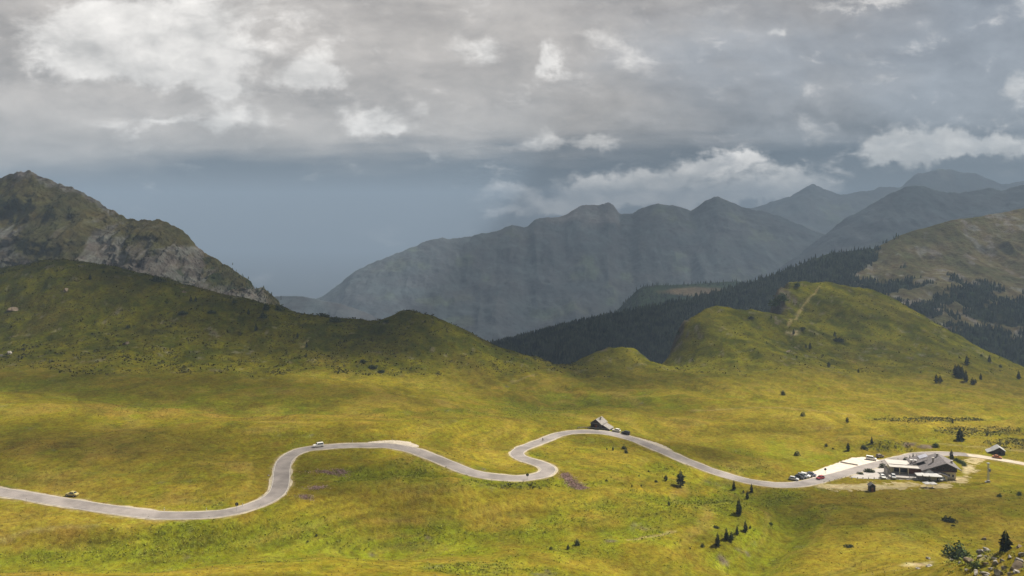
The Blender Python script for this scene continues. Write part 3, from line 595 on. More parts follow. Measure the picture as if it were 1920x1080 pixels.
drape("paved_parking", [(1592, 895), (1640, 879.5), (1672, 876), (1700, 880), (1735, 893), (1740, 900), (1690, 899.5), (1620, 898)], M_LOT, 0.10, 0.6, 0.3)
drape("gravel_layby", [(690, 829.5), (735, 826), (770, 829), (788, 838), (770, 841), (736, 831), (690, 831.5)], M_BAY, 0.12, 0.5, 0.4)
drape("gravel_layby", [(1172, 815.5), (1200, 822), (1232, 831), (1250, 838), (1262, 846), (1243, 841.5), (1200, 825), (1176, 818)], M_BAY, 0.12, 0.5, 0.3)
drape("dirt_track", [(1536, 912), (1560, 907), (1600, 904), (1700, 905), (1760, 908), (1790, 903), (1810, 893), (1818, 880), (1812, 868), (1795, 862), (1840, 862), (1838, 868), (1832, 884), (1812, 905), (1780, 916), (1700, 918), (1600, 921), (1550, 919)], M_DIRT, 0.06, 0.7, 3.0, 0.48)

# ------------------------------------------------------------------ vegetation prototypes
def leaf_mat(name, c, c2):
    m = mat(name, c, .8, .25, 1.3, 0, 0, c2, .15); return m
M_SPR = leaf_mat("spruce_needles", (.024, .038, .014), (.055, .075, .024))
M_PIN = leaf_mat("pine_needles", (.030, .045, .015), (.065, .085, .028))
M_MUG = leaf_mat("mugo_needles", (.030, .042, .014), (.070, .085, .026))
M_BSH = leaf_mat("bush_leaves", (.045, .075, .018), (.10, .14, .035))
M_BARK = mat("bark", (.09, .065, .045), .95, .3, 6, .4)
def conifer(seed, h=1.0, width=0.30, whorls=17, per=11, gap=0.10, droop=0.25, top=1.0):
    """unit-height conifer: whorls of drooping boughs, each bough a fan of needle sprays"""
    r = random.Random(seed); V = []; Q = []
    for i in range(whorls):
        f = i / (whorls - 1); z = gap + (1 - gap) * f ** 0.92
        rad = width * ((1 - f) ** 0.75 * (0.86 + 0.3 * r.random()) + 0.012) * (0.75 + 0.25 * min(1, f * 6))
        for k in range(per if f < 0.8 else max(5, per - 4)):
            a = 2 * math.pi * (k + r.random()) / per + i * 1.1; ln = rad * r.uniform(0.55, 1.12)
            if r.random() < 0.08: continue
            zz = z + r.uniform(-.02, .02); d = Vector((math.cos(a), math.sin(a), 0)); sd = Vector((-d.y, d.x, 0))
            w_ = ln * r.uniform(.28, .42) + .008; dz = -droop * ln + r.uniform(-.01, .02)
            p0 = Vector((0, 0, zz)) + d * ln * 0.08; p1 = Vector((0, 0, zz + dz * .4 + .012)) + d * ln * 0.6; p2 = Vector((0, 0, zz + dz)) + d * ln
            for (tw, ws) in ((0.0, 1.0), (0.9, 0.7)):
                up = Vector((0, 0, 1)); s2 = sd * math.cos(tw) + up * math.sin(tw)
                b = len(V); V += [p0, p1 - s2 * w_ * ws * .6, p2 + Vector((0, 0, -.01)), p1 + s2 * w_ * ws * .6]
                Q.append((b, b + 1, b + 2, b + 3))
    V += [Vector((-.006, 0, .95)), Vector((.006, 0, .95)), Vector((.002, 0, 1.0 * top)), Vector((-.002, 0, 1.0 * top))]; b = len(V) - 4; Q.append((b, b + 1, b + 2, b + 3))
    return [tuple(v) for v in V], Q
def dome(seed, n=260, rx=.5, ry=.4, h=1.0, leaf=.10):
    """unit-width low bush: leaf clumps spread through an uneven dome"""
    r = random.Random(seed); V = []; Q = []
    lobes = [(r.uniform(-.24, .24) * rx * 2, r.uniform(-.24, .24) * ry * 2, r.uniform(.5, 1.0)) for _ in range(9)]
    for _ in range(n):
        lx, ly, lh = r.choice(lobes); a = r.uniform(0, 6.283); e = math.asin(r.random()); q = r.uniform(.55, 1.0)
        c = Vector((lx + math.cos(a) * math.cos(e) * rx * .56 * q, ly + math.sin(a) * math.cos(e) * ry * .6 * q, max(.02, math.sin(e) * h * lh * q)))
        x = Vector((r.gauss(0, 1), r.gauss(0, 1), r.gauss(0, .7))).normalized(); y = x.cross(Vector((r.gauss(0, 1), r.gauss(0, 1), r.gauss(0, 1)))).normalized()
        s_ = leaf * r.uniform(.5, 1.15); b = len(V); V += [c - x * s_, c - y * s_ * .5, c + x * s_, c + y * s_ * .5]; Q.append((b, b + 1, b + 2, b + 3))
    return [tuple(v) for v in V], Q
def mk_mesh(name, VQ, m):
    me = bpy.data.meshes.new(name); me.from_pydata(VQ[0], [], VQ[1]); me.materials.append(m); return me
def trunk_mesh(name, r0, h):
    b = MB().cyl((0, 0, -.04), (0, 0, h), r0, r0 * .12, 7); me = bpy.data.meshes.new(name); me.from_pydata(b.V, [], b.Fc); me.materials.append(M_BARK); return me
PROTO = {
    'spruce': [(mk_mesh("spruce_crown", conifer(s, width=.29, whorls=19, per=11, gap=.06), M_SPR), trunk_mesh("spruce_trunk", .022, .95)) for s in (1, 2, 3)],
    'broad': [(mk_mesh("broad_spruce_crown", conifer(s, width=.46, whorls=17, per=13, gap=.04), M_SPR), trunk_mesh("broad_spruce_trunk", .03, .93)) for s in (4, 5)],
    'pine': [(mk_mesh("pine_crown", conifer(s, width=.41, whorls=12, per=12, gap=.08, droop=-.25), M_PIN), trunk_mesh("pine_trunk", .03, .9)) for s in (6, 7, 8)],
    'mugo': [(mk_mesh("mugo_foliage", dome(s, 620, .5, .34, .34, .055), M_MUG), None) for s in (11, 14, 15)],
    'bush': [(mk_mesh("bush_foliage", dome(s, 620, .5, .42, .62, .065), M_BSH), None) for s in (21, 22, 23)],
    'shrub': [(mk_mesh("shrub_foliage", dome(s, 420, .5, .42, .8, .08), M_PIN), None) for s in (31, 32, 33)],
}
NAMES = {'spruce': ('spruce_tree', 'tree'), 'broad': ('spruce_tree', 'tree'), 'pine': ('young_pine', 'tree'), 'mugo': ('mugo_pine', 'shrub'), 'bush': ('leafy_bush', 'bush'), 'shrub': ('pine_shrub', 'shrub')}
cnt = 0
def plant(kind, px, py, size, label, group=None, pos=None):
    """size = height in photo pixels for trees, width for mugo pines, bushes and shrubs"""
    global cnt; cnt += 1
    p = pos or at(px, py); met = size * p.y / F
    crown, trunk = PROTO[kind][cnt % len(PROTO[kind])]; nm, cat = NAMES[kind]
    rz = (cnt * 2.39) % 6.283 if trunk else ((cnt * 2.39) % 0.8 - 0.4)
    if trunk:
        e = empty(nm, p, rz, label, cat, group, met)
        for n_, me in (("crown", crown), ("trunk", trunk)):
            o = bpy.data.objects.new(n_, me); COL.objects.link(o); o.parent = e
    else:
        e = bpy.data.objects.new(nm, crown); COL.objects.link(e); e.location = p; e.rotation_euler = (0, 0, rz); e.scale = (met,) * 3; tag(e, label, cat, group)
    return e
G_BELOW, G_RIDGE, G_HR, G_HL = "pines on the meadow below the road", "young trees along the foreground spur", "trees on the right hill", "shrubs on the left hill"
for a in [
    ('pine', 1276, 912.5, 32, "tallest and widest dark pine on the sunny meadow below the road bend", G_BELOW),
    ('pine', 1248.5, 902, 12.5, "small pine just left of the tallest dark pine below the road", G_BELOW),
    ('shrub', 1230, 904, 8, "round shrub left of the small pine below the long straight road", G_BELOW),
    ('spruce', 1376, 918, 18, "spruce close under the road edge, left of a slim pair of spruces", G_BELOW),
    ('spruce', 1385, 964, 31, "dark slender spruce standing on the lower meadow above the brown spur", G_BELOW),
    ('spruce', 1401, 936, 16, "narrow spruce directly above the dark slender spruce on the lower meadow", G_BELOW),
    ('spruce', 1409, 923, 17, "narrow spruce nearest the road where it passes the gully", G_BELOW),
    ('pine', 1394, 924, 6, "tiny pine between two narrow spruces below the road", G_BELOW),
    ('pine', 1254, 948, 9, "small lone pine on the meadow under the tallest dark pine", G_BELOW),
    ('pine', 1185, 913.5, 6, "tiny pine right of the purple flower slope", G_BELOW),
    ('shrub', 1202, 912, 5, "tiny brown green shrub beside the tiny pine right of the purple flowers", G_BELOW),
    ('shrub', 1216, 885, 6, "small dark shrub on the meadow halfway between bend and tallest pine", G_BELOW),
    ('shrub', 1198, 893, 4, "smallest dark shrub on the meadow left of the round shrub", G_BELOW),
    ('shrub', 1173, 850, 11, "round green bush inside the road bend below the wooden hut, lower of two", G_BELOW),
    ('shrub', 1170, 842, 12, "green bush inside the road bend below the wooden hut, upper of two", G_BELOW),
    ('pine', 1149, 845, 8, "small brownish pine left of the two bushes inside the road bend", G_BELOW),
    ('pine', 1138, 844, 5, "tiny brownish pine leftmost inside the road bend below the hut", G_BELOW),
    ('shrub', 1137, 902, 6, "little shrub on the upper edge of the purple flower slope", G_BELOW),
    ('spruce', 1345.5, 1023, 25, "leftmost spruce on the near green slope of the spur", G_RIDGE),
    ('spruce', 1362, 1012, 23, "taller of two touching spruces on the near green slope", G_RIDGE),
    ('pine', 1371, 1014, 18, "shorter of two touching spruces on the near green slope", G_RIDGE),
    ('spruce', 1382, 1002, 17, "slim spruce right of the touching pair on the near slope", G_RIDGE),
    ('spruce', 1397.5, 997, 22, "rightmost slender spruce in the line on the spur", G_RIDGE),
    ('pine', 1406.5, 991, 7, "tiny pine at the right end of the line of spruces on the spur", G_RIDGE),
    ('shrub', 1317, 1025, 9, "round dark shrub left of the line of spruces on the spur", G_RIDGE),
    ('shrub', 1294, 1029, 4, "tiny shrub farthest left of the spruces on the spur", G_RIDGE),
    ('mugo', 1344, 990, 15, "low mugo pine on the brown crest of the spur", G_RIDGE),
    ('bush', 1445, 984, 9, "low green bush on the gully bank right of the spruces", G_RIDGE),
    ('mugo', 1590.5, 1026, 20, "low dark mugo pine alone on the open yellow meadow", None),
    ('mugo', 1782, 978, 31, "wide low mugo pine on the right meadow above the boulders", None),
    ('mugo', 1787, 986, 9, "tiny low shrub just under the wide mugo pine on the right meadow", None),
    ('bush', 1911, 928, 13, "green bush at the right edge of the meadow beyond the mast", None),
    ('bush', 1873, 931, 12, "small pale green bush left of the bush at the right edge", None),
    ('bush', 1792, 1048, 54, "big spreading green bush at the left end of the boulders", None),
    ('spruce', 1800, 1032, 17, "small spruce top poking out of the big spreading bush", None),
    ('broad', 1885, 1032, 39, "broad nearly black spruce standing among the pale boulders", None),
    ('bush', 1828, 1066, 26, "low bright green bush at the foot of the brown boulder", None),
    ('shrub', 1081, 1022.5, 16, "widest bush of three on the lower central spur", None),
    ('pine', 1065, 1030, 10, "small pine in the middle of three on the lower central spur", None),
    ('shrub', 1033, 1030, 8, "small dark shrub leftmost of three on the lower central spur", None),
    ('shrub', 593, 1005, 6, "small dark shrub on the lower left meadow", None),
    ('shrub', 577, 1016, 5, "small purple brown shrub beside the dark shrub on the lower left meadow", None),
    ('pine', 1588.5, 793, 12, "lone round pine on the sunny meadow behind the gravel parking", None),
    ('broad', 1800, 826, 24, "largest spruce on the meadow behind the mountain inn", None),
    ('spruce', 1590, 845, 17, "slim spruce left of the green bank behind the gravel parking", None),
    ('spruce', 1634.5, 831, 13, "dark pointed spruce on top of the green bank behind the parking", None),
    ('bush', 1754.5, 838, 16, "round green bush at the right end of the bare earth bank", None),
    ('spruce', 1784, 863, 21, "narrow tree rising directly behind the inn roof", None),
    ('spruce', 1786, 793, 10, "small pine in the strip of scrub at the shadow edge, right side", None),
    ('pine', 1851, 817, 7, "tiny pine below the strip of dark scrub on the far right", None),
    ('shrub', 1620, 841, 14, "dark shrub on the green bank behind the gravel parking", None),
    ('shrub', 1494, 854, 13, "dark shrub on the green slope above the parked row of cars", None),
    ('shrub', 1548.5, 837, 8, "small brown shrub on the meadow left of the slim spruce", None),
    ('shrub', 1562, 842, 5, "tiny brown shrub beside the slim spruce, meadow side", None),
    ('shrub', 1505, 780, 11, "small dark shrub on the upper sunny meadow", None),
    ('shrub', 1467, 741, 13, "dark shrub patch at the foot of the right hill", None),
    ('shrub', 1685, 870, 14, "dark round shrub at the left end of the inn roof", None),
    ('mugo', 1630, 885, 24, "dark hedge shrub on the island between road and paved parking", None),
    ('mugo', 1612, 889, 14, "smaller shrub left of the hedge on the parking island", None),
    ('shrub', 1655, 876.5, 16, "low shrub between the road and the black car", None),
    ('spruce', 1706, 862, 9, "leftmost little spruce in the hedge row between inn and road", "hedge row beside the inn"),
    ('spruce', 1712, 861, 12, "taller little spruce in the hedge row between inn and road", "hedge row beside the inn"),
    ('shrub', 1720, 860, 12, "rightmost shrub in the hedge row between inn and road", "hedge row beside the inn"),
    ('shrub', 1698, 864, 11, "low shrub beginning the hedge row beside the inn wing", "hedge row beside the inn"),
    ('bush', 1793.5, 864, 12, "first green bush of the hedge behind the inn, nearest the roof", "hedge behind the inn"),
    ('bush', 1799, 867, 13, "second green bush of the hedge behind the inn", "hedge behind the inn"),
    ('bush', 1804.5, 870.5, 13, "third green bush of the hedge behind the inn", "hedge behind the inn"),
    ('bush', 1808.5, 874, 11, "last green bush of the hedge behind the inn, nearest the track", "hedge behind the inn"),
    ('spruce', 1755.5, 718, 18, "left spruce of a pair on the lower right hill", G_HR),
    ('pine', 1763, 718, 15, "right spruce of a pair on the lower right hill", G_HR),
    ('spruce', 1791, 702, 20, "left spruce of the dense clump on the right hill", G_HR),
    ('broad', 1797, 706, 24, "broadest spruce of the dense clump on the right hill", G_HR),
    ('spruce', 1804, 707, 22, "middle tall spruce of the dense clump on the right hill", G_HR),
    ('spruce', 1811, 715, 22, "lowest right spruce of the dense clump on the right hill", G_HR),
    ('pine', 1823, 721, 14, "rounded pine below right of the dense clump on the hill", G_HR),
    ('pine', 1828, 720, 11, "smaller rounded pine beside the one below the clump", G_HR),
    ('spruce', 1839, 712, 13, "single spruce right of the dense clump on the hill", G_HR),
    ('spruce', 1813, 684, 19, "slender spruce above the dense clump on the right hill", G_HR),
    ('spruce', 1855, 679, 15, "spruce high on the falling edge of the right hill", G_HR),
    ('shrub', 1875, 689, 8, "small dark shrub right of the spruce on the falling edge", G_HR),
    ('spruce', 1910, 711, 17, "spruce at the far right edge of the hill", G_HR),
    ('shrub', 1840, 668, 6, "small shrub near the skyline of the falling edge", G_HR),
    ('spruce', 1488, 627, 11, "little spruce below the saddle between the two right hills", G_HR),
    ('spruce', 1565, 631, 11, "little spruce on the middle face of the right hill", G_HR),
    ('spruce', 1519, 654, 13, "taller of two spruces below the bare scree", G_HR),
    ('spruce', 1511, 652, 8, "shorter of two spruces below the bare scree", G_HR),
    ('spruce', 1609.5, 699, 9, "single spruce at the foot of the right hill", G_HR),
    ('pine', 1554, 689, 12, "greenish pine at the foot of the right hill", G_HR),
    ('spruce', 1446, 597, 8, "small spruce in the notch between the two right hills", G_HR),
    ('spruce', 1494, 672, 6, "tiny spruce under the scree near the meadow", G_HR),
    ('mugo', 1408, 597, 15, "dark mugo pine under the crest of the smaller right hill", G_HR),
    ('mugo', 1504, 617, 14, "purple green mugo pine below the notch of the right hills", G_HR),
    ('mugo', 1575, 640, 26, "long mugo pine strip slanting down the face of the right hill", G_HR),
    ('bush', 1452, 574, 26, "dark bushy thicket on the left cliff of the larger right hill, lower half", G_HR),
    ('bush', 1466, 564, 30, "dark bushy thicket on the left cliff of the larger right hill, upper half", G_HR),
    ('bush', 1494, 537, 16, "dark bush just under the summit of the larger right hill", G_HR),
    ('shrub', 1272, 627, 10, "dark shrub clinging to the cliff of the smaller right hill", G_HR),
    ('spruce', 169, 524, 12, "small spruce under the summit of the left hill", G_HL),
    ('mugo', 297, 527, 30, "wide dark mugo pine right on the crest of the left hill", G_HL),
    ('mugo', 344, 589, 23, "dark mugo pine in the middle of the left hill face", G_HL),
    ('spruce', 358, 565, 11, "left spruce of a small pair above the dark mugo pine", G_HL),
    ('spruce', 367, 565, 11, "right spruce of a small pair above the dark mugo pine", G_HL),
    ('mugo', 398, 587, 20, "flat mugo pine right of the small pair of spruces", G_HL),
    ('shrub', 498, 581, 18, "dark shrub near the hill crest below the rocky point", G_HL),
    ('shrub', 494, 596, 17, "dark shrub directly below the one near the hill crest", G_HL),
    ('shrub', 525, 582, 18, "green shrub on the crest right of two dark shrubs", G_HL),
    ('spruce', 480, 620, 15, "spruce below the dark shrubs on the left hill", G_HL),
    ('spruce', 558, 633, 11, "little spruce on the eroded rib of the left hill, upper one", G_HL),
    ('spruce', 575, 651, 11, "little spruce on the eroded rib of the left hill, middle one", G_HL),
    ('spruce', 574, 668, 8, "little spruce on the eroded rib of the left hill, lowest one", G_HL),
    ('shrub', 313, 568, 6, "tiny shrub on the open face of the left hill", G_HL),
    ('mugo', 605, 590, 34, "long dark mugo pine hanging over the crest, upper end", G_HL),
    ('mugo', 626, 602, 28, "long dark mugo pine hanging over the crest, lower end", G_HL),
    ('shrub', 241, 614, 9, "small brown shrub low on the left hill face", G_HL),
    ('spruce', 466, 589, 12, "slim spruce left of the dark shrubs near the crest", G_HL),
    ('shrub', 194, 511, 6, "tiny shrub on the crest right of the summit", G_HL),
    ('shrub', 218, 512, 6, "second tiny shrub on the crest right of the summit", G_HL),
    ('shrub', 440, 568, 10, "dark shrub on the crest where the grey cliff ends behind", G_HL),
    ('mugo', 723, 604, 14, "small dark mugo pine left of the grassy knob", G_HL),
    ('mugo', 682, 679, 18, "dark shrub in the shaded hollow, left of three", G_HL),
    ('mugo', 699, 690, 22, "dark shrub in the shaded hollow, middle of three", G_HL),
    ('mugo', 714, 698, 18, "dark shrub in the shaded hollow, right of three", G_HL),
    ('spruce', 797, 605, 7, "tiny spruce on the right shoulder of the grassy knob", G_HL),
    ('spruce', 838, 622, 5, "tiny spruce farther down the shoulder of the grassy knob", G_HL),
]: plant(*a)

# conifer forest on the far slope: one mass
def forest(name, Vm, mask, n, hmin, hmax, seed):
    rg = np.random.default_rng(seed); idx = np.where(mask)[0]; idx = rg.choice(idx, n, replace=True)
    base = Vm[idx] + np.c_[rg.normal(0, 4, n), rg.normal(0, 4, n), np.full(n, -1.5)]
    h = rg.uniform(hmin, hmax, n); r = h * rg.uniform(.20, .32, n); ns = 6
    a = np.arange(ns) / ns * 2 * np.pi; V = []; T = []
    off = 0
    for (z0, z1, k) in ((0.02, 0.60, 1.0), (0.35, 0.84, .72), (0.62, 1.04, .45)):
        jit = rg.uniform(.6, 1.2, (n, ns))
        ring = np.stack([base[:, None, 0] + np.cos(a) * r[:, None] * k * jit, base[:, None, 1] + np.sin(a) * r[:, None] * k * jit, base[:, None, 2] + h[:, None] * z0 + rg.uniform(-.05, .05, (n, ns)) * h[:, None]], -1)
        ap = (base + np.c_[rg.normal(0, .1, n), rg.normal(0, .1, n), h * z1])[:, None]
        v = np.concatenate([ring, ap], 1).reshape(-1, 3); V.append(v)
        b = off + np.arange(n)[:, None] * (ns + 1); i = np.arange(ns)[None]
        T.append(np.stack([b + i, b + (i + 1) % ns, b + ns + 0 * i], -1).reshape(-1, 3)); off += len(v)
    o = mesh_np(name, np.concatenate(V), np.concatenate(T), M_FOR, smooth=False); return tag(o, kind='stuff')
M_FOR = mat("forest_needles", (.026, .038, .026), .9, .3, .05, 0, 0, (.085, .100, .062), .0)
Vr, Pxr, Pyr, sr = RM
fm = forest_mask(Vr[:, 0], Vr[:, 1], Pxr, Pyr) * np.repeat(sr > -0.02, len(Vr) // len(sr))
fm2 = (fm > .45) & (Pxr > 850) & (Pxr < 2150)
o = forest("conifer_forest", Vr, fm2, 24000, 6, 12, 1); tag(o, "dense dark conifer forest covering the shaded slope beyond the right hills", "forest")
sc_ = (fm > .12) & (fm <= .5) & (Pxr > 1560) & (Pxr < 2150)
o = forest("scattered_conifers", Vr, sc_, 1700, 5, 10, 2); tag(o, "loose scatter of conifers across the rocky open slope on the far right", "forest")
Vl, Pxl, Pyl, sl2 = LM
ml = (Pxl > 395) & (Pxl < 520) & np.repeat((sl2 > -0.02) & (sl2 < .5), len(Vl) // len(sl2))
o = forest("cliff_scrub", Vl, ml, 420, 1.5, 4.5, 3); tag(o, "dark scrub and dwarf trees over the point of the rocky mountain", "scrub")
Vmm, Pxm, Pym, sm = MM
mm = np.exp(-(((Pxm - 1300) / 85) ** 2 + ((Pym - 545) / 9) ** 2)) < .4
o = forest("shoulder_forest", Vmm, mm & np.repeat(sm > -0.02, len(Vmm) // len(sm)), 3600, 7, 13, 4); tag(o, "dark conifer wood on the low shoulder behind the forest ridge", "forest")

# ground cover: leafy herbs in the damp hollows, tussocks, purple flowers
def clumps(name, X, Y, size, m, flat=0.7, n=5, seed=0, lift=0.0):
    rg = np.random.default_rng(seed); k = len(X); Z = ground_z(X, Y) + lift
    c = np.repeat(np.c_[X, Y, Z], n, 0); s_ = np.repeat(size, n) * rg.uniform(.5, 1.1, k * n)
    c += np.c_[rg.normal(0, 1, (k * n, 2)) * (s_ * .7)[:, None], s_ * rg.uniform(.1, .75, k * n)]
    x = rg.normal(0, 1, (k * n, 3)); x[:, 2] *= flat; x /= np.linalg.norm(x, axis=1)[:, None]
    y = np.cross(x, rg.normal(0, 1, (k * n, 3))); y /= np.linalg.norm(y, axis=1)[:, None]
    V = np.stack([c - x * s_[:, None] * .6, c - y * s_[:, None] * .35, c + x * s_[:, None] * .6, c + y * s_[:, None] * .35], 1).reshape(-1, 3)
    V[:, 2] = np.maximum(V[:, 2], np.repeat(np.repeat(Z, n), 4) - .05)
    return tag(mesh_np(name, V, np.arange(len(V)).reshape(-1, 4), m, smooth=False), kind='stuff')
vis = (GY > 165) & (GY < 520) & (np.abs(GX / GY) < .72) & (d_r > 5.5) & (GPY > 690)
area = GY * GY; pr = area * vis
def scatter(w_, n, seed):
    rg = np.random.default_rng(seed); p = w_ / w_.sum(); i = rg.choice(len(p), n, p=p)
    return GX[i] + rg.normal(0, 1.2, n), GY[i] + rg.normal(0, 1.2, n)
sitem = np.hypot((GX - SITE[0]) * .8, GY - SITE[1]) > 50
X, Y = scatter(pr * np.clip(patch(LUSH, GPX + wp, GPY + wq) - .25 + .5 * tm, 0, 1) * sst(GPY, 740, 800) * sitem, 7500, 1)
X2, Y2 = scatter(pr * 0 + 1.0 * ((((GPX - 1850) / 75) ** 2 + ((GPY - 1058) / 22) ** 2) < 1) * GY * GY, 1100, 31); X = np.r_[X, X2]; Y = np.r_[Y, Y2]
o = clumps("leafy_herbs", X, Y, RNG.uniform(.2, .55, len(X)), leaf_mat("herb_leaves", (.13, .155, .012), (.25, .27, .03)), .8, 4, 1); tag(o, "bright green leafy herbs filling the damp hollows of the meadow", "ground cover")
X, Y = scatter(pr * np.clip(.25 + brown + .8 * np.clip(tm, 0, 1) - .9 * bare, 0, 2) * sitem, 34000, 2)
o = clumps("grass_tussocks", X, Y, RNG.uniform(.15, .42, len(X)), leaf_mat("tussock_blades", (.080, .066, .012), (.25, .195, .05)), 1.0, 3, 2); tag(o, "dry yellow and brown grass tussocks over the open meadow", "grass")
vh = (GY > 430) & (GY < 860) & (np.abs(GX / GY) < .72) & (hillm > .5) & (GPY > 480)
X, Y = scatter(area * vh * (0.25 + 0.75 * (GX < 60)) * np.clip(.15 + np.clip(-tm, 0, 1) + .3 * np.clip(ts, 0, 1), 0, 1), 22000, 3)
o = clumps("heath_tufts", X, Y, RNG.uniform(.3, 1.0, len(X)) * (1 + .8 * (RNG.random(len(X)) > .8)), leaf_mat("heath_leaves", (.026, .028, .005), (.085, .080, .014)), .8, 4, 3); tag(o, "dark heath and dwarf shrub tufts speckling the shaded hills", "ground cover")
M_PUR = leaf_mat("purple_flowers", (.27, .20, .13), (.46, .31, .29))
def flowers(pts, n, seed, label):
    rg = np.random.default_rng(seed); X = []; Y = []
    for (px, py, rx, ry) in pts:
        for _ in range(n):
            v = (px + rg.uniform(-1, 1) * rx, py + rg.uniform(-1, 1) * ry * 1.0)
            X.append(v[0]); Y.append(v[1])
    X = np.array(X); Y = np.array(Y); ps = [at(px, py) for (px, py, _, _) in pts for _r in (0,)]
    xs = []; ys = []
    for q, (px, py, rx, ry) in enumerate(pts):
        c = ps[q]; c2 = at(px, py - ry); c3 = at(px, py + ry); dep = max(1.2, abs(c2.y - c3.y) / 2); wx = rx * c.y / F
        a = rg.uniform(0, 6.283, n); rr = np.abs(rg.normal(0, .62, n))
        xs.append(c.x + wx * rr * np.cos(a) * (1 + .2 * rg.normal(0, 1, n))); ys.append(c.y + dep * rr * np.sin(a) + rg.normal(0, .3, n))
    X = np.concatenate(xs); Y = np.concatenate(ys)
    o = clumps("wildflowers", X, Y, rg.uniform(.12, .36, len(X)), M_PUR, 1.0, 4, seed); return tag(o, label, "wildflowers")
flowers([(1062, 892, 10, 5), (1068, 900, 14, 6), (1078, 910, 14, 4), (1090, 915, 10, 2.5)], 1300, 5, "purple brown flower slope right of the lower hairpin bend")
flowers([(615, 886, 32, 2.2), (640, 885, 14, 1.6)], 700, 6, "thin strip of purple flowers inside the first road bend")
flowers([(572, 932, 14, 5), (592, 915, 20, 4)], 420, 7, "dull mauve flower patch beside the vertical stretch of road")
X, Y = scatter(pr * np.exp(-(((GPX - 1440) / 1) ** 2)) * 0 + pr * ((((GPX - 1840) / 90) ** 2 + ((GPY - 809) / 8) ** 2 < 1) | (((GPX - 1900) / 50) ** 2 + ((GPY - 832) / 9) ** 2 < 1) | (((GPX - 1740) / 110) ** 2 + ((GPY - 787) / 4) ** 2 < 1) | (((GPX - 1665) / 45) ** 2 + ((GPY - 838) / 9) ** 2 < 1) | (((GPX - 975) / 70) ** 2 + ((GPY - 911) / 5) ** 2 < 1)), 1500, 9)
o = clumps("low_scrub", X, Y, RNG.uniform(.3, .9, len(X)), leaf_mat("scrub_leaves", (.075, .080, .020), (.15, .15, .04)), .8, 5, 9); tag(o, "strips of low green scrub on the banks of the right meadow and under the bend", "scrub")

# ------------------------------------------------------------------ boulders
M_ROCK = mat("limestone", (.19, .165, .13), .95, .45, 1.9, .8, 0, (.42, .39, .34), .1)
M_RBRN = mat("lichen_brown_rock", (.19, .145, .10), .95, .35, 1.6, .6, 0, (.30, .24, .17), .1)
def rock_mesh(name, seed, m, sx, sy, sz):
    bm = bmesh.new(); bmesh.ops.create_icosphere(bm, subdivisions=3, radius=.5); r = random.Random(seed)
    cuts = [(Vector((r.gauss(0, 1), r.gauss(0, 1), r.gauss(0, .8))).normalized(), r.uniform(.13, .36)) for _ in range(8)]
    for v in bm.verts:
        for n_, d in cuts:
            q = v.co.dot(n_)
            if q > d: v.co -= n_ * (q - d)
        v.co += v.co.normalized() * 0.10 * float(fbm([v.co.x * 4 + seed], [v.co.y * 4 + v.co.z * 5], 4, seed, 0.6)[0])
        v.co = Vector((v.co.x * sx, v.co.y * sy, v.co.z * sz))
    me = bpy.data.meshes.new(name); bm.to_mesh(me); bm.free(); me.materials.append(m); return me
RM_ = [rock_mesh("boulder_rock", s, m, sx, 1.0, sz) for s, m, sx, sz in [(1, M_ROCK, 1.2, .95), (2, M_ROCK, 1.4, .7), (3, M_ROCK, 1.1, 1.1), (4, M_RBRN, 1.3, .85), (5, M_ROCK, 1.7, .55), (6, M_RBRN, 1.5, .7)]]
def boulder(px, py, wpx, kind, label, group="pale boulders in the lower right corner", rz=None, sc=(1, 1, 1)):
    p = at(px, py); o = bpy.data.objects.new("boulder", RM_[kind]); COL.objects.link(o); k = wpx * p.y / F * (1.0 if 'outcrops' in group else 1.12)
    o.location = p + Vector((0, 0, .02 * k)); o.scale = (k * sc[0], k * sc[1], k * sc[2]); o.rotation_euler = (.25 * math.sin(px), .25 * math.cos(px * 1.3), rz if rz is not None else (px * 1.7) % 6.28); return tag(o, label, "rock", group)
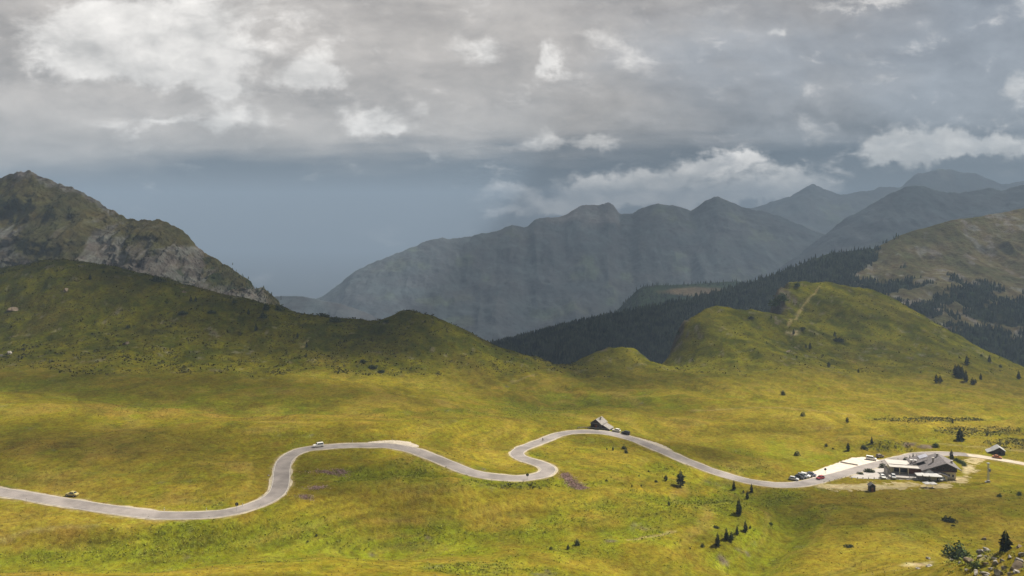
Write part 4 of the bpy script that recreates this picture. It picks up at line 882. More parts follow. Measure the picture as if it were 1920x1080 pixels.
for b in [
    (1740, 1048, 9, 1, "small squarish white boulder alone at the end of the footpath"),
    (1743, 1062, 12, 4, "flat white slab of rock below the squarish boulder"),
    (1723, 1066, 11, 4, "flat pale rock leftmost of the boulders on the grass"),
    (1782, 1049, 9, 4, "pale rock at the foot of the big spreading bush"),
    (1800, 1057, 8, 2, "small upright pale rock right under the big spreading bush"),
    (1837, 1038, 17, 0, "tall grey boulder at the top of the rocky knoll, right of the big bush"),
    (1850, 1033, 14, 1, "pale boulder beside the tall grey one, toward the black spruce"),
    (1888, 1031, 13, 2, "light pointed boulder directly in front of the black spruce"),
    (1838, 1046, 11, 0, "rounded pale boulder below the tall grey boulder"),
    (1849, 1045, 8, 1, "small pale rock right of the rounded boulder"),
    (1866, 1047, 11, 4, "flat cream rock in the middle of the knoll below the spruce"),
    (1894, 1046, 10, 1, "pale rock on the grass below the right side of the spruce"),
    (1819, 1054, 18, 3, "brown lichened boulder above the bright green bush"),
    (1850, 1059, 17, 5, "low brown rock right of the bright green bush"),
    (1868, 1057, 16, 1, "broken pale boulder in the centre of the rocky knoll"),
    (1884, 1066, 11, 2, "small whitish boulder left of the longest rock"),
    (1907, 1064, 29, 5, "longest brown grey rock at the right edge"),
    (1911, 1054, 15, 0, "pale boulder behind the longest rock at the right edge"),
    (1917, 1041, 12, 2, "white boulder at the right edge above the longest rock"),
    (1831, 1077, 16, 0, "pale boulder cut by the bottom edge, left one of three"),
    (1847, 1079, 16, 1, "pale boulder cut by the bottom edge, middle one of three"),
    (1872, 1077, 19, 2, "largest boulder at the bottom edge, right one of three"),
    (1908, 1073, 14, 4, "flat pale rock under the longest rock at the bottom right"),
    (1843, 1011, 9, 3, "dark brown stone on the meadow left of the black spruce"),
    (1911, 1026, 12, 5, "grey rock on the skyline of the knoll right of the spruce"),
    (1880, 1052, 8, 0, "small grey rock between the flat cream rock and the longest rock"),
    (1858, 1068, 9, 1, "small pale rock above the boulders on the bottom edge"),
    (1895, 1078, 10, 0, "small grey rock at the very bottom right corner"),
    (1812, 1070, 7, 2, "tiny pale stone below the brown lichened boulder")]: boulder(*b)
for b in [
    (24, 582, 17, 3, "weathered rock outcrop at the left edge of the shaded hill"), (124, 545, 13, 5, "brownish rock outcrop under the summit of the left hill"),
    (237, 645, 15, 5, "flat brownish rock outcrop low on the left hill"), (16, 664, 15, 1, "light boulder at the left edge at the foot of the hill"),
    (2, 668, 8, 0, "small light boulder farthest left at the foot of the hill"), (346, 548, 12, 5, "brownish eroded outcrop just below the left hill crest"),
    (1478, 660, 10, 5, "brownish scree rock on the slope between the right hills"), (503, 892, 5, 1, "small white stone on the meadow left of the rising road"),
    (1792, 1003, 0.1, 1, "x")]:
    if b[2] > 1: boulder(*b, group="rock outcrops on the shaded hills")

# ------------------------------------------------------------------ cars
M_GLASS = mat("car_glass", (.02, .025, .03), .12, .1, 1, 0, 0, None, .6)
M_TYRE = mat("tyre_rubber", (.02, .02, .02), .9, .1); M_RIM = mat("wheel_alloy", (.45, .45, .45), .35, .1, 1, 0, .6)
M_LAMP = mat("lamp_lens", (.7, .7, .66), .2, .05); M_TAIL = mat("tail_lens", (.35, .02, .02), .3, .05); M_TRIM = mat("black_plastic", (.03, .03, .03), .7, .1)
def paint(name, c): return mat(name, c, .35, .04, .6, 0, 0.0, None, .55)
PAINT = {'white': paint("white_paint", (.76, .75, .72)), 'cream': paint("cream_white_paint", (.72, .70, .62)), 'olive': paint("dull_yellow_paint", (.40, .33, .10)), 'silver': paint("silver_paint", (.50, .51, .52)), 'black': paint("black_paint", (.015, .015, .018)), 'grey': paint("grey_paint", (.17, .18, .19)),
         'red': paint("red_paint", (.30, .028, .04)), 'navy': paint("navy_paint", (.05, .06, .10)), 'brown': paint("grey_brown_paint", (.24, .19, .15)), 'copper': paint("copper_paint", (.42, .15, .05))}
STYLE = {  # length, half width, height, belt, nose height, (cabin bottom front, top front, top rear, bottom rear) as fractions from the front
    'suv': (4.25, .90, 1.72, 1.05, .98, (.24, .38, .93, .985)), 'hatch': (4.1, .87, 1.48, .92, .82, (.24, .42, .86, .98)), 'sedan': (4.2, .82, 1.40, .86, .80, (.28, .42, .72, .86)),
    'van': (4.7, .93, 1.80, 1.05, .95, (.14, .33, .95, .99)), 'coupe': (4.3, .88, 1.33, .86, .76, (.28, .46, .74, .92))}
def car(px, py, head, style, colour, label, group=None, pos=None, front_dx=None):
    """head = direction the nose points, degrees from +x, counter-clockwise seen from above"""
    Ln, W_, H_, BL, NH, cab = STYLE[style]; p = pos or at(px, py); a = R(head)
    e = empty("car", p + Vector((0, 0, .14)), a, label, "car", group)
    f, r_ = Vector((math.cos(a), math.sin(a))), Vector((math.sin(a), -math.cos(a)))
    zf = gz(p.x + f.x * 1.4, p.y + f.y * 1.4); zb = gz(p.x - f.x * 1.4, p.y - f.y * 1.4); e.rotation_euler = (0, -math.atan2(zf - zb, 2.8), a)
    X = lambda t: Ln * (.5 - t)
    pm = PAINT[colour]; b = MB()
    st = [(0.0, .78, .42, NH - .22), (.03, .93, .30, NH - .06), (.16, 1.0, .26, NH + .02), (cab[0], 1.0, .24, BL), (.55, 1.0, .24, BL), (min(cab[3], .93), 1.0, .26, BL + .01), (.975, .96, .32, BL - (.06 if style in ('sedan', 'coupe') else 0)), (1.0, .86, .40, BL - .16)]
    n = 6
    for t, wf, z0, z1 in st:
        w_ = W_ * wf; b.V += [(X(t), -w_ * .92, z0), (X(t), -w_, z0 + (z1 - z0) * .45), (X(t), -w_ * .93, z1), (X(t), w_ * .93, z1), (X(t), w_, z0 + (z1 - z0) * .45), (X(t), w_ * .92, z0)]
    for i in range(len(st) - 1):
        for k in range(n): b.Fc.append((i * n + k, i * n + (k + 1) % n, (i + 1) * n + (k + 1) % n, (i + 1) * n + k))
    b.Fc += [tuple(range(n)), tuple((len(st) - 1) * n + k for k in range(n))]
    z0, z1 = BL - .01, H_; wb, wt = W_ * .90, W_ * .70
    cabv = [(X(cab[0]), -wb, z0), (X(cab[3]), -wb, z0), (X(cab[3]), wb, z0), (X(cab[0]), wb, z0), (X(cab[1]), -wt, z1), (X(cab[2]), -wt, z1), (X(cab[2]), wt, z1), (X(cab[1]), wt, z1)]
    b.add(cabv, [(0, 1, 5, 4), (1, 2, 6, 5), (2, 3, 7, 6), (3, 0, 4, 7), (4, 5, 6, 7)])
    b.build("body", pm, e)
    def pane(q, s0=.1, s1=.9, t0=.16, t1=.84):   # pane on a cabin face, 8 mm proud
        A, B, C_, D = [Vector(cabv[k]) for k in q]
        L_ = lambda s, t: (A * (1 - s) + B * s) * (1 - t) + (D * (1 - s) + C_ * s) * t
        nn = (B - A).cross(D - A).normalized(); ctr = (A + B + C_ + D) / 4; nn = nn if nn.dot(ctr - Vector((0, 0, 1))) > 0 else -nn
        P4 = [L_(s0, t0), L_(s1, t0), L_(s1, t1), L_(s0, t1)]; return [v + nn * .012 for v in P4]
    for nm, q, lim in (("windscreen", (3, 0, 4, 7), (.06, .94, .1, .95)), ("rear_window", (1, 2, 6, 5), (.08, .92, .18, .9)), ("side_window", (0, 1, 5, 4), (.13, .92, .10, .86)), ("side_window", (2, 3, 7, 6), (.08, .87, .10, .86))):
        P4 = pane(q, *lim); g = MB(); g.add(P4, [(0, 1, 2, 3)]); g.build(nm, M_GLASS, e)
    for t in (.185, .80):
        for s in (-1, 1):
            wl = MB().cyl((X(t), s * (W_ - .16), .18), (X(t), s * (W_ + .015), .18), .33, .33, 14).build("wheel", M_TYRE, e)
            MB().cyl((X(t), s * (W_ + .016), .18), (X(t), s * (W_ + .025), .18), .2, .18, 10).build("rim", M_RIM, wl)
    for s in (-1, 1):
        MB().box(X(.045), X(.0) - .02, s * W_ * .66 - .16, s * W_ * .66 + .16, NH - .30, NH - .13).build("headlight", M_LAMP, e)
        MB().box(X(1.0) - .015, X(.97), s * W_ * .74 - .1, s * W_ * .74 + .1, BL - .36, BL - .16).build("tail_light", M_TAIL, e)
    MB().box(X(.97), X(.05), -W_ * .9, W_ * .9, .14, .27).build("sill", M_TRIM, e)
    return e
GR = "row of cars parked on the verge"
car(135, 930, 168, 'sedan', 'olive', "dull yellow old saloon driving on the left stretch of road")
car(597, 838.5, 204, 'suv', 'white', "white off-roader driving round the first road bend")
car(1155.5, 809.5, 152, 'hatch', 'cream', "cream white hatchback parked on the verge beside the wooden hut")
car(1173, 814.5, 152, 'suv', 'black', "black car parked on the gravel beside the wooden hut")
car(1488.5, 900.5, 330, 'hatch', 'silver', "silver hatchback at the near end of the parked row", GR)
car(1499, 897.5, 318, 'hatch', 'black', "black hatchback second in the parked row, next to the silver one", GR)
car(1504.5, 895.8, 318, 'suv', 'grey', "dark grey car third in the parked row beside the gravel parking", GR)
car(1510, 894.4, 318, 'suv', 'white', "white car fourth in the parked row beside the gravel parking", GR)
car(1515.5, 893.2, 318, 'hatch', 'black', "black car fifth in the parked row beside the gravel parking", GR)
car(1521.5, 892.2, 318, 'hatch', 'navy', "navy blue car at the far end of the parked row", GR)
car(1538, 898.6, 212, 'hatch', 'red', "red hatchback driving past the gravel parking")
car(1633.5, 862.5, 332, 'van', 'white', "white people carrier parked at the top of the gravel parking")
car(1650, 857.5, 20, 'hatch', 'brown', "grey brown car parked on the grass by the white people carrier")
car(1676, 880.5, 178, 'suv', 'black', "long black car parked left of the inn", None)
car(1655.5, 897, 262, 'hatch', 'white', "small white car nose-on at the edge of the paved parking")
car(1675.5, 897.5, 250, 'suv', 'silver', "silver and dark off-roader at the edge of the paved parking by the railing")
car(1766.5, 901.5, 215, 'hatch', 'silver', "pale grey car half hidden behind the white sunshades")
car(1869.5, 859.2, 335, 'sedan', 'copper', "copper brown car on the gravel road below the small right hut")

# ------------------------------------------------------------------ buildings
M_WOOD = mat("dark_weathered_timber", (.055, .042, .032), .9, .4, 2.2, .4); M_SHIN = mat("silvered_shingle_roof", (.235, .215, .195), .9, .25, 1.4, .5)
M_RED = mat("red_brown_timber", (.20, .075, .035), .8, .25, 1.6, .2); M_CREAM = mat("cream_render", (.66, .60, .42), .9, .08, .5, .1)
M_ROOF = mat("grey_slate_roof", (.155, .14, .14), .85, .3, 1.3, .5); M_FLAT = mat("pale_roof_membrane", (.46, .43, .39), .85, .1, .4, .1)
M_WIN = mat("dark_window_glass", (.025, .025, .03), .2, .1, 1, 0, 0, None, .5); M_WHT = mat("white_canvas", (.60, .59, .57), .8, .05, 2, .1)
M_STONE = mat("grey_stone_wall", (.36, .33, .30), .9, .3, 1.2, .5); M_MET = mat("galvanised_steel", (.42, .43, .45), .45, .1, 2, 0, .6); M_SOLAR = mat("solar_glass", (.42, .42, .48), .3, .12, .6, 0, 0, None, .5)
M_TIN = mat("pale_tin_roof", (.34, .335, .33), .5, .12, .8, .1)
def gable(m_wall, m_roof, W2, Ln, eave, apex, parent, over=.45, y0=0.0, xo=0.0, names=("wall", "roof"), apx=0.0, t=.16):
    """house body with the ridge along +y; W2 half width"""
    MB().prism([(xo - W2, -.5), (xo + W2, -.5), (xo + W2, eave), (xo + apx, apex), (xo - W2, eave)], y0, y0 + Ln).build(names[0], m_wall, parent)
    r = MB()
    for s in (-1, 1):
        run = W2 - s * apx; sl_ = (apex - eave) / run; ex = xo + s * (W2 + over); ez = eave - over * sl_ + .05
        a, b = (xo + apx, y0 - over, apex + .05), (ex, y0 - over, ez); c, d = (ex, y0 + Ln + over, ez), (xo + apx, y0 + Ln + over, apex + .05)
        up = Vector((0, 0, t)); q = [tuple(Vector(v) + up) for v in ((a, b, c, d) if s > 0 else (b, a, d, c))]
        r.slab(*q, t)
    return r.build(names[1], m_roof, parent)
def window(x, y, z, w_, h, parent, axis='x', m=None, fr=None, out=-1):
    """window on a wall facing -y (axis x) or +-x (axis y): frame with the glass a sub-part"""
    t = .04
    if axis == 'x':
        f = MB().box(x - w_ / 2 - .08, x + w_ / 2 + .08, y - t, y + .02, z - .08, z + h + .08).build("window", fr or M_WOOD, parent)
        MB().box(x - w_ / 2, x + w_ / 2, y - t - .02, y - t + .003, z, z + h).build("pane", m or M_WIN, f)
    else:
        f = MB().box(x - t, x + t, y - w_ / 2 - .08, y + w_ / 2 + .08, z - .08, z + h + .08).build("window", fr or M_WOOD, parent)
        MB().box(x - t - .015, x + t + .015, y - w_ / 2, y + w_ / 2, z, z + h).build("pane", m or M_WIN, f)
    return f
# wooden hut on the road bend
p = at(1117.5, 803.5); p.z += .05
hut = empty("wooden_hut", p, -R(33), "dark timber hut with silvery shingle roof and lean-to on the upper road bend", "hut")
hr = gable(M_WOOD, M_SHIN, 2.9, 6.0, 2.5, 4.55, hut, .5)
MB().prism([(2.95, -.7), (6.7, -.7), (6.7, .35), (2.95, 1.9)], 1.2, 5.6).build("lean_to", M_WOOD, hut)
MB().slab((2.95, .9, 2.12), (7.1, .9, .36), (7.1, 5.9, .36), (2.95, 5.9, 2.12), .14).build("lean_to_roof", M_SHIN, hut)
ch = MB().box(.85, 1.45, 2.6, 3.2, 3.6, 5.0).build("chimney", M_STONE, hr)
MB().box(.7, 1.6, 2.45, 3.35, 5.003, 5.12).build("chimney_cap", M_WOOD, ch)
MB().box(-3.0, 3.0, -.06, 0, 2.36, 2.5).build("beam", M_SHIN, hut)
for x in (-2.86, 0, 2.86): MB().box(x - .08, x + .08, -.05, 0, -.4, 2.36).build("post", M_WOOD, hut)
window(-1.4, 0, 1.0, .7, .7, hut); window(1.4, 0, 1.0, .7, .7, hut)
MB().box(-.45, .45, -.07, 0.0, -.2, 1.75).build("door", M_RED, hut)
# small hut at the right edge
p = at(1874, 852.5)
h2 = empty("small_hut", p, -R(20), "small dark hut with pale tin roof above the gravel road on the far right", "hut")
gable(M_WOOD, M_TIN, 2.5, 5.2, 1.9, 3.5, h2, .4)
MB().prism([(-5.0, -.5), (-2.5, -.5), (-2.5, 1.75), (-5.0, .55)], .3, 4.8).build("lean_to", M_WOOD, h2)
MB().slab((-5.4, -.1, .62), (-2.42, -.1, 2.03), (-2.42, 5.2, 2.03), (-5.4, 5.2, .62), .12).build("lean_to_roof", M_TIN, h2)
MB().box(-.5, .5, -.05, 0, -.2, 1.6).build("door", mat("black_doorway", (.012, .011, .01), .9, .1), h2); window(1.5, 0, .8, .5, .5, h2)
# tiny shed below the parking
p = at(1636, 922)
s3 = empty("garden_shed", p, -R(8), "tiny weathered wooden shed standing alone on the grass below the paved parking", "shed")
gable(M_WOOD, M_ROOF, 1.15, 2.2, 2.3, 3.15, s3, .3); MB().box(-.45, .4, -.04, 0, 0, 1.75).build("door", M_RED, s3)
# mountain inn
p = at(1766, 897.5)
inn = empty("mountain_inn", p, -R(14), "large mountain inn with grey gabled roof, dark timber upper storey and pale flat-roofed wing", "inn")
AX = 1.6
MB().box(-6.2, 5.6, 0, 12.5, -1.5, 3.3).build("lower_wall", M_CREAM, inn)
MB().prism([(-6.5, 3.303), (5.9, 3.303), (5.9, 4.9), (AX, 6.9), (-6.5, 3.9)], -.25, 12.7).build("timber_storey", M_WOOD, inn)
rf = MB()
def rs(xa, za, xb, zb, y0, y1, t=.22): rf.slab((xa, y0, za), (xb, y0, zb), (xb, y1, zb), (xa, y1, za), t)
rs(-8.4, 3.35, AX, 7.25, -1.5, 13.8); rs(AX + .002, 7.25, 7.5, 4.45, -1.5, 13.8)
roof = rf.build("roof", M_ROOF, inn)
for (x, y, zt) in ((-2.4, 4.2, 7.6), (.6, 9.5, 8.1), (5.2, 5.0, 6.7)):
    c = MB().box(x - .35, x + .35, y - .35, y + .35, 4.8, zt).build("chimney", M_STONE, roof); MB().box(x - .5, x + .5, y - .5, y + .5, zt + .003, zt + .16).build("chimney_cap", M_FLAT, c)
MB().box(-9.5, -6.21, 6.5, 13.5, -1.5, 3.4).build("rear_wall", M_CREAM, inn)
MB().slab((-11.0, 5.6, 3.45), (-4.2, 5.6, 6.15), (-4.2, 14.4, 6.15), (-11.0, 14.4, 3.45), .2).build("rear_roof", M_ROOF, inn)
MB().slab((-6.6, 9.0, 5.40), (-3.2, 9.0, 6.75), (-3.2, 13.2, 6.75), (-6.6, 13.2, 5.40), .1).build("solar_panel", M_SOLAR, inn)
for x in (-4.4, -2.0, .6, 3.4): window(x, -.25, 3.75 if x < -3 else 4.0, .75, .8 if x > -3 else .3, inn, fr=M_RED)
MB().box(-5.4, 5.2, -.95, -.27, 3.34, 3.46).build("balcony", M_RED, inn)
for x in (2.8, 4.4): window(x, 0, 1.0, .8, 1.1, inn, fr=M_WHT)
for y in (3, 6.5, 10): window(5.62, y, .9, .9, 1.1, inn, 'y', fr=M_WHT)
# entrance porch
MB().prism([(-5.2, -1.5), (1.2, -1.5), (1.2, 2.3), (-1.6, 3.2), (-5.2, 2.2)], -3.6, -.003).build("porch", M_CREAM, inn)
MB().slab((-5.9, -4.2, 2.25), (-1.6, -4.2, 3.5), (-1.6, -.26, 3.5), (-5.9, -.26, 2.25), .16).build("porch_roof", M_ROOF, inn); MB().slab((-1.598, -4.2, 3.5), (1.9, -4.2, 2.35), (1.9, -.26, 2.35), (-1.598, -.26, 3.5), .16).build("porch_roof", M_ROOF, inn)
MB().prism([(-2.9, -.6), (-1.3, -.6), (-1.3, 1.3), (-1.6, 1.6), (-2.6, 1.6), (-2.9, 1.3)], -3.65, -3.58).build("door", M_WIN, inn)  # dark arch panel on the wall, coloured for the shaded porch opening
# flat-roofed wing to the left
MB().box(-19.5, -6.6, 4.2, 11.5, -1.5, 3.0).build("wing_wall", M_CREAM, inn)
MB().box(-12.5, -6.62, 3.3, 4.197, -1.5, 2.6).build("wood_panel", M_RED, inn)
MB().box(-18.2, -12.7, 4.05, 4.197, .3, 2.4).build("glazing", M_WIN, inn)
wr = MB().box(-20.6, -6.0, 1.2, 12.0, 3.003, 3.30).build("flat_roof", M_FLAT, inn)
MB().box(-20.2, -6.5, 4.6, 5.0, 3.303, 3.52).build("roof_ridge", M_STONE, wr)
for x in (-10.4, -8.8):
    c = MB().box(x - .4, x + .4, 7.0, 7.8, 3.303, 5.0).build("chimney", M_STONE, wr); MB().box(x - .6, x + .6, 6.8, 8.0, 5.003, 5.2).build("chimney_cap", M_WHT, c)
for x in (-20.0, -16.5, -13.0): MB().box(x - .15, x + .15, 1.4, 1.7, -1.5, 3.0).build("pillar", M_CREAM, inn)
MB().box(-21.6, -20.62, 1.0, 8.0, -1.5, 1.6).build("side_wall", M_STONE, inn)
MB().box(-21.5, -6.3, -3.0, 4.0, -1.8, .12).build("terrace", M_LOT, inn)
# terrace sunshades and tent
def flat_shade(px, py, w_, d, h, rz, label):
    p = at(px, py); e = empty("sunshade", p, rz, label, "sunshade", "white sunshades in front of the inn")
    c = MB(); c.add([(-w_ / 2, -d / 2, h), (w_ / 2, -d / 2, h), (w_ / 2, d / 2, h), (-w_ / 2, d / 2, h), (0, 0, h + .22 * d), (-w_ / 2, -d / 2, h - .22), (w_ / 2, -d / 2, h - .22), (w_ / 2, d / 2, h - .22), (-w_ / 2, d / 2, h - .22)],
                  [(0, 1, 4), (1, 2, 4), (2, 3, 4), (3, 0, 4), (5, 6, 1, 0), (6, 7, 2, 1), (7, 8, 3, 2), (8, 5, 0, 3)]); c.build("canopy", M_WHT, e)
    MB().cyl((0, 0, -.3), (0, 0, h + .15 * d), .06, .05, 8).build("pole", M_MET, e); MB().box(-.5, .5, -.5, .5, -.02, .1).build("base", M_STONE, e)
flat_shade(1728, 899.5, 4.6, 3.6, 2.3, -R(10), "white square sunshade at the left end, beside the dark railing")
flat_shade(1740, 901, 4.6, 3.6, 2.4, -R(10), "white square sunshade in the middle of the back row")
flat_shade(1753, 902, 5.0, 3.8, 2.5, -R(10), "white square sunshade at the right end of the back row")
flat_shade(1738, 914, 2.8, 2.6, 1.9, R(5), "smaller white sunshade in front, left of two")
flat_shade(1749, 914.5, 2.8, 2.6, 1.9, R(5), "smaller white sunshade in front, right of two")
p = at(1742, 897.5); e = empty("pavilion_tent", p, -R(10), "white peaked pavilion tent under the inn porch", "tent")
c = MB(); c.add([(-2.5, -2, 2.6), (2.5, -2, 2.6), (2.5, 2, 2.6), (-2.5, 2, 2.6), (0, 0, 4.2)], [(0, 1, 4), (1, 2, 4), (2, 3, 4), (3, 0, 4)]); c.build("canopy", M_WHT, e)
for x in (-2.4, 2.4):
    for y in (-1.9, 1.9): MB().cyl((x, y, -.4), (x, y, 2.6), .05, .05, 6).build("leg", M_MET, e)
# railings and walls
def rail(name, pix, h, label, cat, m_post, m_rail, rails=(.95, .5), gap=2.0, th=.05, lift=0.0):
    pts = [at(*q) for q in pix]; e = empty(name, pts[0], 0, label, cat); o0 = pts[0]; b = MB()
    for a, c in zip(pts[:-1], pts[1:]):
        n = max(1, int((c - a).length / gap))
        for k in range(n + (c is pts[-1])):
            q = a.lerp(c, k / n) - o0; MB().box(q.x - .06, q.x + .06, q.y - .06, q.y + .06, q.z - .2, q.z + h).build("post", m_post, e)
        for f in rails:
            u = Vector((0, 0, h * f)); b.cyl(a - o0 + u, c - o0 + u, th, th, 6)
    b.build("rail", m_rail, e); return e
rail("crash_barrier", [(1083, 804.2), (1098, 803.8), (1113, 804.4), (1128, 805.6), (1142, 807.6)], .85, "low grey crash barrier between the wooden hut and the road", "crash barrier", M_WOOD, M_SHIN, (.9, .6), 3.0, .11)
rail("railing", [(1705, 898.5), (1714, 899), (1722, 899.5)], 1.15, "dark railing at the corner of the inn terrace", "railing", M_WOOD, M_WOOD, (1, .66, .33), 1.2, .04)
rail("timber_barrier", [(1576, 867.5), (1590, 870.2), (1608, 873.2)], .55, "long timber barrier dividing the gravel parking", "barrier", M_WOOD, M_STONE, (1, .5), 2.2, .14)
rail("crash_barrier", [(1545, 904.6), (1565, 900.2), (1585, 895.5), (1594, 893.2)], .6, "low dark barrier along the lower road edge beside the paved parking", "crash barrier", M_WOOD, M_STONE, (.9,), 2.5, .09)
# white bollards along the paved parking
for k, px in enumerate((1597, 1608, 1618, 1628.5, 1639, 1648, 1664, 1687, 1692, 1697)):
    p = at(px, 898.6 - abs(px - 1650) * .01); e = empty("bollard", p, 0, "short white bollard on the lower edge of the paved parking", "bollard", "white bollards along the paved parking")
    MB().box(-.16, .16, -.16, .16, -.1, .75, .03).build("post", M_WHT, e); MB().box(-.19, .19, -.19, .19, .753, .83).build("cap", M_STONE, e)
# roadside posts
def post(px, py, label, kind='delineator', h=1.0):
    p = at(px, py)
    if kind == 'delineator':
        e = empty("marker_post", p, 0, label, "marker post", "roadside marker posts"); MB().box(-.07, .07, -.05, .05, -.1, h, .01).build("post", M_WHT, e); MB().box(-.075, .075, -.055, .055, h * .68, h * .85).build("band", M_TRIM, e)
    else:
        e = empty("road_sign", p, 0, label, "road sign"); MB().cyl((0, 0, -.2), (0, 0, h), .05, .05, 8).build("post", M_MET, e)
        MB().cyl((0, -.03, h - .35), (0, .03, h - .35), .55, .55, 20).build("sign_plate", M_TRIM, e)
for q in [(50, 939.5, "marker post on the near verge of the left road, nearest the picture edge"), (308, 957.5, "marker post on the far verge at the low point of the left road"), (387, 958, "marker post on the far verge between the low point and the dark sign"), (455, 949.5, "marker post just right of the dark road sign, far verge"),
          (493, 933, "marker post where the left road starts to rise"), (278, 972.5, "marker post on the near verge below the low point of the left road"), (392, 973, "marker post on the near verge below the dark road sign"), (488, 951, "marker post on the near verge of the rising curve"),
          (537, 928, "marker post on the outer verge at the top of the rising curve"), (736, 827.5, "marker post on the gravel lay-by at the first bend"), (661, 829, "marker post on the far verge after the white off-roader"), (1104, 804.3, "marker post beside the crash barrier at the hut")]: post(*q)
post(444, 958.5, "dark round road sign seen from behind on the left road", 'sign', 2.6)
post(989, 900.5, "dark round road sign at the lower hairpin bend", 'sign', 2.4)
post(1547.5, 888.5, "dark round road sign standing in the gravel parking", 'sign', 2.4)
# cyclist on the road between the hairpin and the hut
def cyclist(px, py, head):
    p = at(px, py) + Vector((0, 0, .13)); a = R(head)
    bk = empty("bicycle", p, a, "dark bicycle ridden up the road between hairpin and wooden hut", "bicycle")
    for x in (-.5, .5):
        bm = bmesh.new(); w_ = MB(); n = 18
        for k in range(n):
            t0, t1 = 2 * math.pi * k / n, 2 * math.pi * (k + 1) / n
            w_.cyl((x + .33 * math.cos(t0), 0, .34 + .33 * math.sin(t0)), (x + .33 * math.cos(t1), 0, .34 + .33 * math.sin(t1)), .022, .022, 5)
        w_.build("wheel", M_TYRE, bk)
    fr = MB()
    for s_, t_ in (((-.5, 0, .34), (0, 0, .32)), ((0, 0, .32), (.38, 0, .78)), ((-.12, 0, .82), (0, 0, .32)), ((-.12, 0, .82), (-.5, 0, .34)), ((-.1, 0, .78), (.4, 0, .82)), ((.38, 0, .92), (.5, 0, .34))): fr.cyl(s_, t_, .022, .022, 6)
    fr.build("frame", M_TRIM, bk); MB().box(-.28, .0, -.06, .06, .9, .96).build("saddle", M_TRIM, bk); MB().cyl((.36, -.22, .98), (.36, .22, .98), .018, .018, 6).build("handlebar", M_TRIM, bk)
    rd = empty("person", p, a, "cyclist in dark clothing leaning over the bicycle on the upper road", "person")
    vs = [(-.12, 0, 1.0), (-.02, 0, 1.2), (.14, 0, 1.40), (.2, 0, 1.47), (.27, 0, 1.60), (.10, .18, 1.38), (.24, .2, 1.18), (.37, .19, 1.02), (.10, -.18, 1.38), (.24, -.2, 1.18), (.37, -.19, 1.02), (-.1, .1, .96), (.2, .1, .78), (.02, .1, .42), (.12, .1, .36), (-.1, -.1, .96), (.14, -.1, .64), (.0, -.1, .22), (.12, -.1, .16)]
    ed = [(0, 1), (1, 2), (2, 3), (3, 4), (2, 5), (5, 6), (6, 7), (2, 8), (8, 9), (9, 10), (0, 11), (11, 12), (12, 13), (13, 14), (0, 15), (15, 16), (16, 17), (17, 18)]
    ra = [.14, .14, .15, .06, .10, .06, .045, .035, .06, .045, .035, .09, .065, .045, .04, .09, .065, .045, .04]
    me = bpy.data.meshes.new("body"); me.from_pydata(vs, ed, []); o = bpy.data.objects.new("body", me); COL.objects.link(o); o.parent = rd
    md = o.modifiers.new("skin", 'SKIN')
    for i, v in enumerate(me.skin_vertices[0].data): v.radius = (ra[i], ra[i]); v.use_root = (i == 0)
    o.modifiers.new("sub", 'SUBSURF').levels = 1; me.materials.append(mat("dark_jersey", (.05, .05, .06), .8, .1))
    MB().cyl((.25, 0, 1.6), (.27, 0, 1.76), .125, .07, 10).build("helmet", M_TRIM, rd)
cyclist(1018, 828, 215)
# lift mast on the right meadow
p = at(1853, 904.5)
ms = empty("lift_mast", p, 0, "grey steel lattice mast with small boxes on the right meadow", "mast")
t_ = MB()
for sx, sy in ((-1, -1), (1, -1), (1, 1), (-1, 1)): t_.cyl((sx * .3, sy * .3, -.3), (sx * .22, sy * .22, 8.0), .06, .05, 6)
for k in range(10):
    z0 = k * .8; w_ = .3 - .08 * z0 / 8
    for (a, b) in (((-1, -1), (1, -1)), ((1, -1), (1, 1)), ((1, 1), (-1, 1)), ((-1, 1), (-1, -1))): t_.cyl((a[0] * w_, a[1] * w_, z0), (b[0] * w_, b[1] * w_, z0 + .8), .03, .03, 5)
t_.build("lattice", M_MET, ms); MB().box(-.5, .5, -.5, .5, 8.003, 8.25).build("head_plate", M_MET, ms)
MB().box(.24, .9, -.3, .3, 4.6, 5.7).build("control_box", mat("blue_grey_box", (.16, .18, .24), .6, .1), ms); MB().box(-.6, .6, -.45, .45, -.3, .8).build("concrete_footing", M_STONE, ms); MB().box(-1.3, -.7, -.3, .3, -.2, .5).build("switch_box", M_WHT, ms)
#==END==

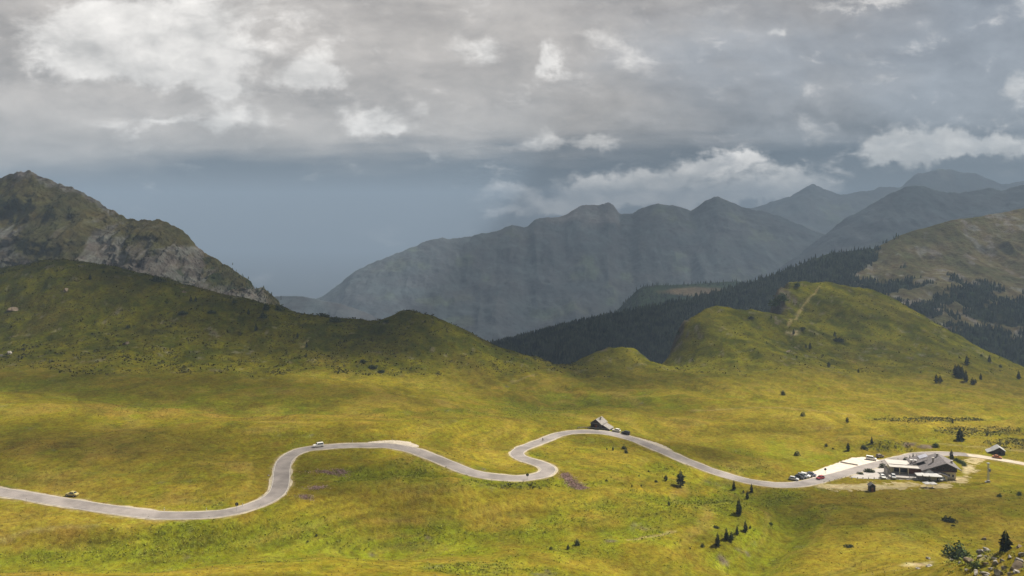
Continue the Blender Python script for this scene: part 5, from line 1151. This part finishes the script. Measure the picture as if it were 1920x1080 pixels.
# ------------------------------------------------------------------ cloud sheet added out of view overhead, shaped to shade the hills
def build_shade_cloud():
    nr, nc = 190, 190
    gy = np.geomspace(150, 21000, nr); gu = np.linspace(-1.25, 1.25, nc)
    gX = (gu[None] * (gy[:, None] + 260)).ravel(); gY = np.repeat(gy, nc)
    zd = 820 + np.maximum(0, 0.42 * gY - 860)
    px = 960 + F * gX / gY
    nz = fbm(gX / 150, gY / 110, 5, 101); nz2 = fbm(gX / 500, gY / 400, 4, 111)
    op = sst(gY + 150 * nz + 60 * nz2, 410, 640)
    op *= 1 - 0.33 * sst(gY, 1300, 2600) - 0.28 * sst(gX, 250, 450) * (gY >= 1050) * (gY < 2300) - 0.52 * sst(gX, 60, 220) * (gY < 1050) - 0.25 * sst(gY, 850, 1000) * sst(-gX, 100, 300)
    # brighter gaps
    for (cx, cy, rx, ry, a) in LIT: op = op * (1 - a * np.exp(-(((gX - cx) / rx) ** 2 + ((gY - cy) / ry) ** 2)))
    for (cx, cy, rx, ry, a) in SHADE: op = np.maximum(op, a * np.clip(1.5 * np.exp(-(((gX - cx) / rx) ** 2 + ((gY - cy) / ry) ** 2)) * (1 + 0.6 * nz), 0, 1))
    op = np.clip(op * (0.93 + 0.34 * nz * (gY < 1000)), 0, 0.95)
    edge = np.minimum(sst(np.abs(gu), 1.25, 1.1)[None].repeat(nr, 0).ravel(), sst(gY, 150, 175))
    op *= edge
    sl_ = 1 - np.sqrt(1 - op)
    off = np.array((SUN.x / SUN.z, SUN.y / SUN.z))
    zb = zd + 25 * nz; zt = zd + 90 + 70 * nz + 60 * op
    def lay(z): return np.c_[gX + off[0] * (z + 110), gY + off[1] * (z + 110), z]
    q = grid_quads(nr, nc); n = nr * nc
    V = np.r_[lay(zb), lay(zt)]
    m = bpy.data.materials.new("shade_cloud_sheet"); m.use_nodes = True; t = NT(m.node_tree); m.node_tree.nodes.clear()
    a = t.n('ShaderNodeAttribute', attribute_name='sun_block').outputs['Fac']
    tr = t.n('ShaderNodeBsdfTransparent'); df = t.n('ShaderNodeBsdfDiffuse'); tl_ = t.n('ShaderNodeBsdfTranslucent')
    df.inputs[0].default_value = (.9, .9, .9, 1); tl_.inputs[0].default_value = (.9, .9, .92, 1)
    m1 = t.n('ShaderNodeMixShader'); m1.inputs[0].default_value = 0.07; t.L.new(df.outputs[0], m1.inputs[1]); t.L.new(tl_.outputs[0], m1.inputs[2])
    m2 = t.n('ShaderNodeMixShader'); t.L.new(a, m2.inputs[0]); t.L.new(tr.outputs[0], m2.inputs[1]); t.L.new(m1.outputs[0], m2.inputs[2])
    oo = t.n('ShaderNodeOutputMaterial'); t.L.new(m2.outputs[0], oo.inputs[0])
    o = mesh_np("shade_cloud", V, np.r_[q[:, ::-1], q + n], m, attrs={'sun_block': np.r_[sl_, sl_]})
    tag(o, kind='structure')
def gxy(px, py): v = at(px, py); return v.x, v.y
LIT = [(*gxy(650, 714), 42, 26, .95), (*gxy(1480, 745), 75, 60, .9), (*gxy(1700, 745), 90, 70, .9), (*gxy(1850, 770), 60, 50, .7), (115, 635, 55, 45, .6), (175, 640, 50, 45, .5), (30, 505, 40, 20, .4), (*gxy(330, 735), 60, 18, .3)]
SHADE = [(-165, 300, 75, 34, .86), (-80, 285, 45, 30, .60), (-190, 420, 150, 40, .72), (45, 470, 75, 38, .68), (0, 530, 70, 34, .6), (80, 365, 38, 14, .55), (150, 420, 50, 14, .35), (150, 300, 70, 26, .52), (-20, 400, 60, 16, .25)]
build_shade_cloud()

# ------------------------------------------------------------------ haze
def build_haze():
    m = bpy.data.materials.new("haze_air"); m.use_nodes = True; t = NT(m.node_tree); m.node_tree.nodes.clear()
    pv = t.n('ShaderNodeVolumePrincipled'); pv.inputs['Color'].default_value = (.54, .72, .96, 1); pv.inputs['Density'].default_value = HAZE
    pv.inputs['Anisotropy'].default_value = 0.0
    oo = t.n('ShaderNodeOutputMaterial'); t.L.new(pv.outputs[0], oo.inputs['Volume'])
    zt = max(v.co.z + 0 for o in COL.objects if o.type == 'MESH' and o.get('kind') == 'structure' and o.name != 'shade_cloud' for v in o.data.vertices) + 12
    o = MB().box(-16000, 16000, -320, 20000, -986, zt).build("haze", m); tag(o, kind='stuff')
HAZE = 1.12e-4
build_haze()
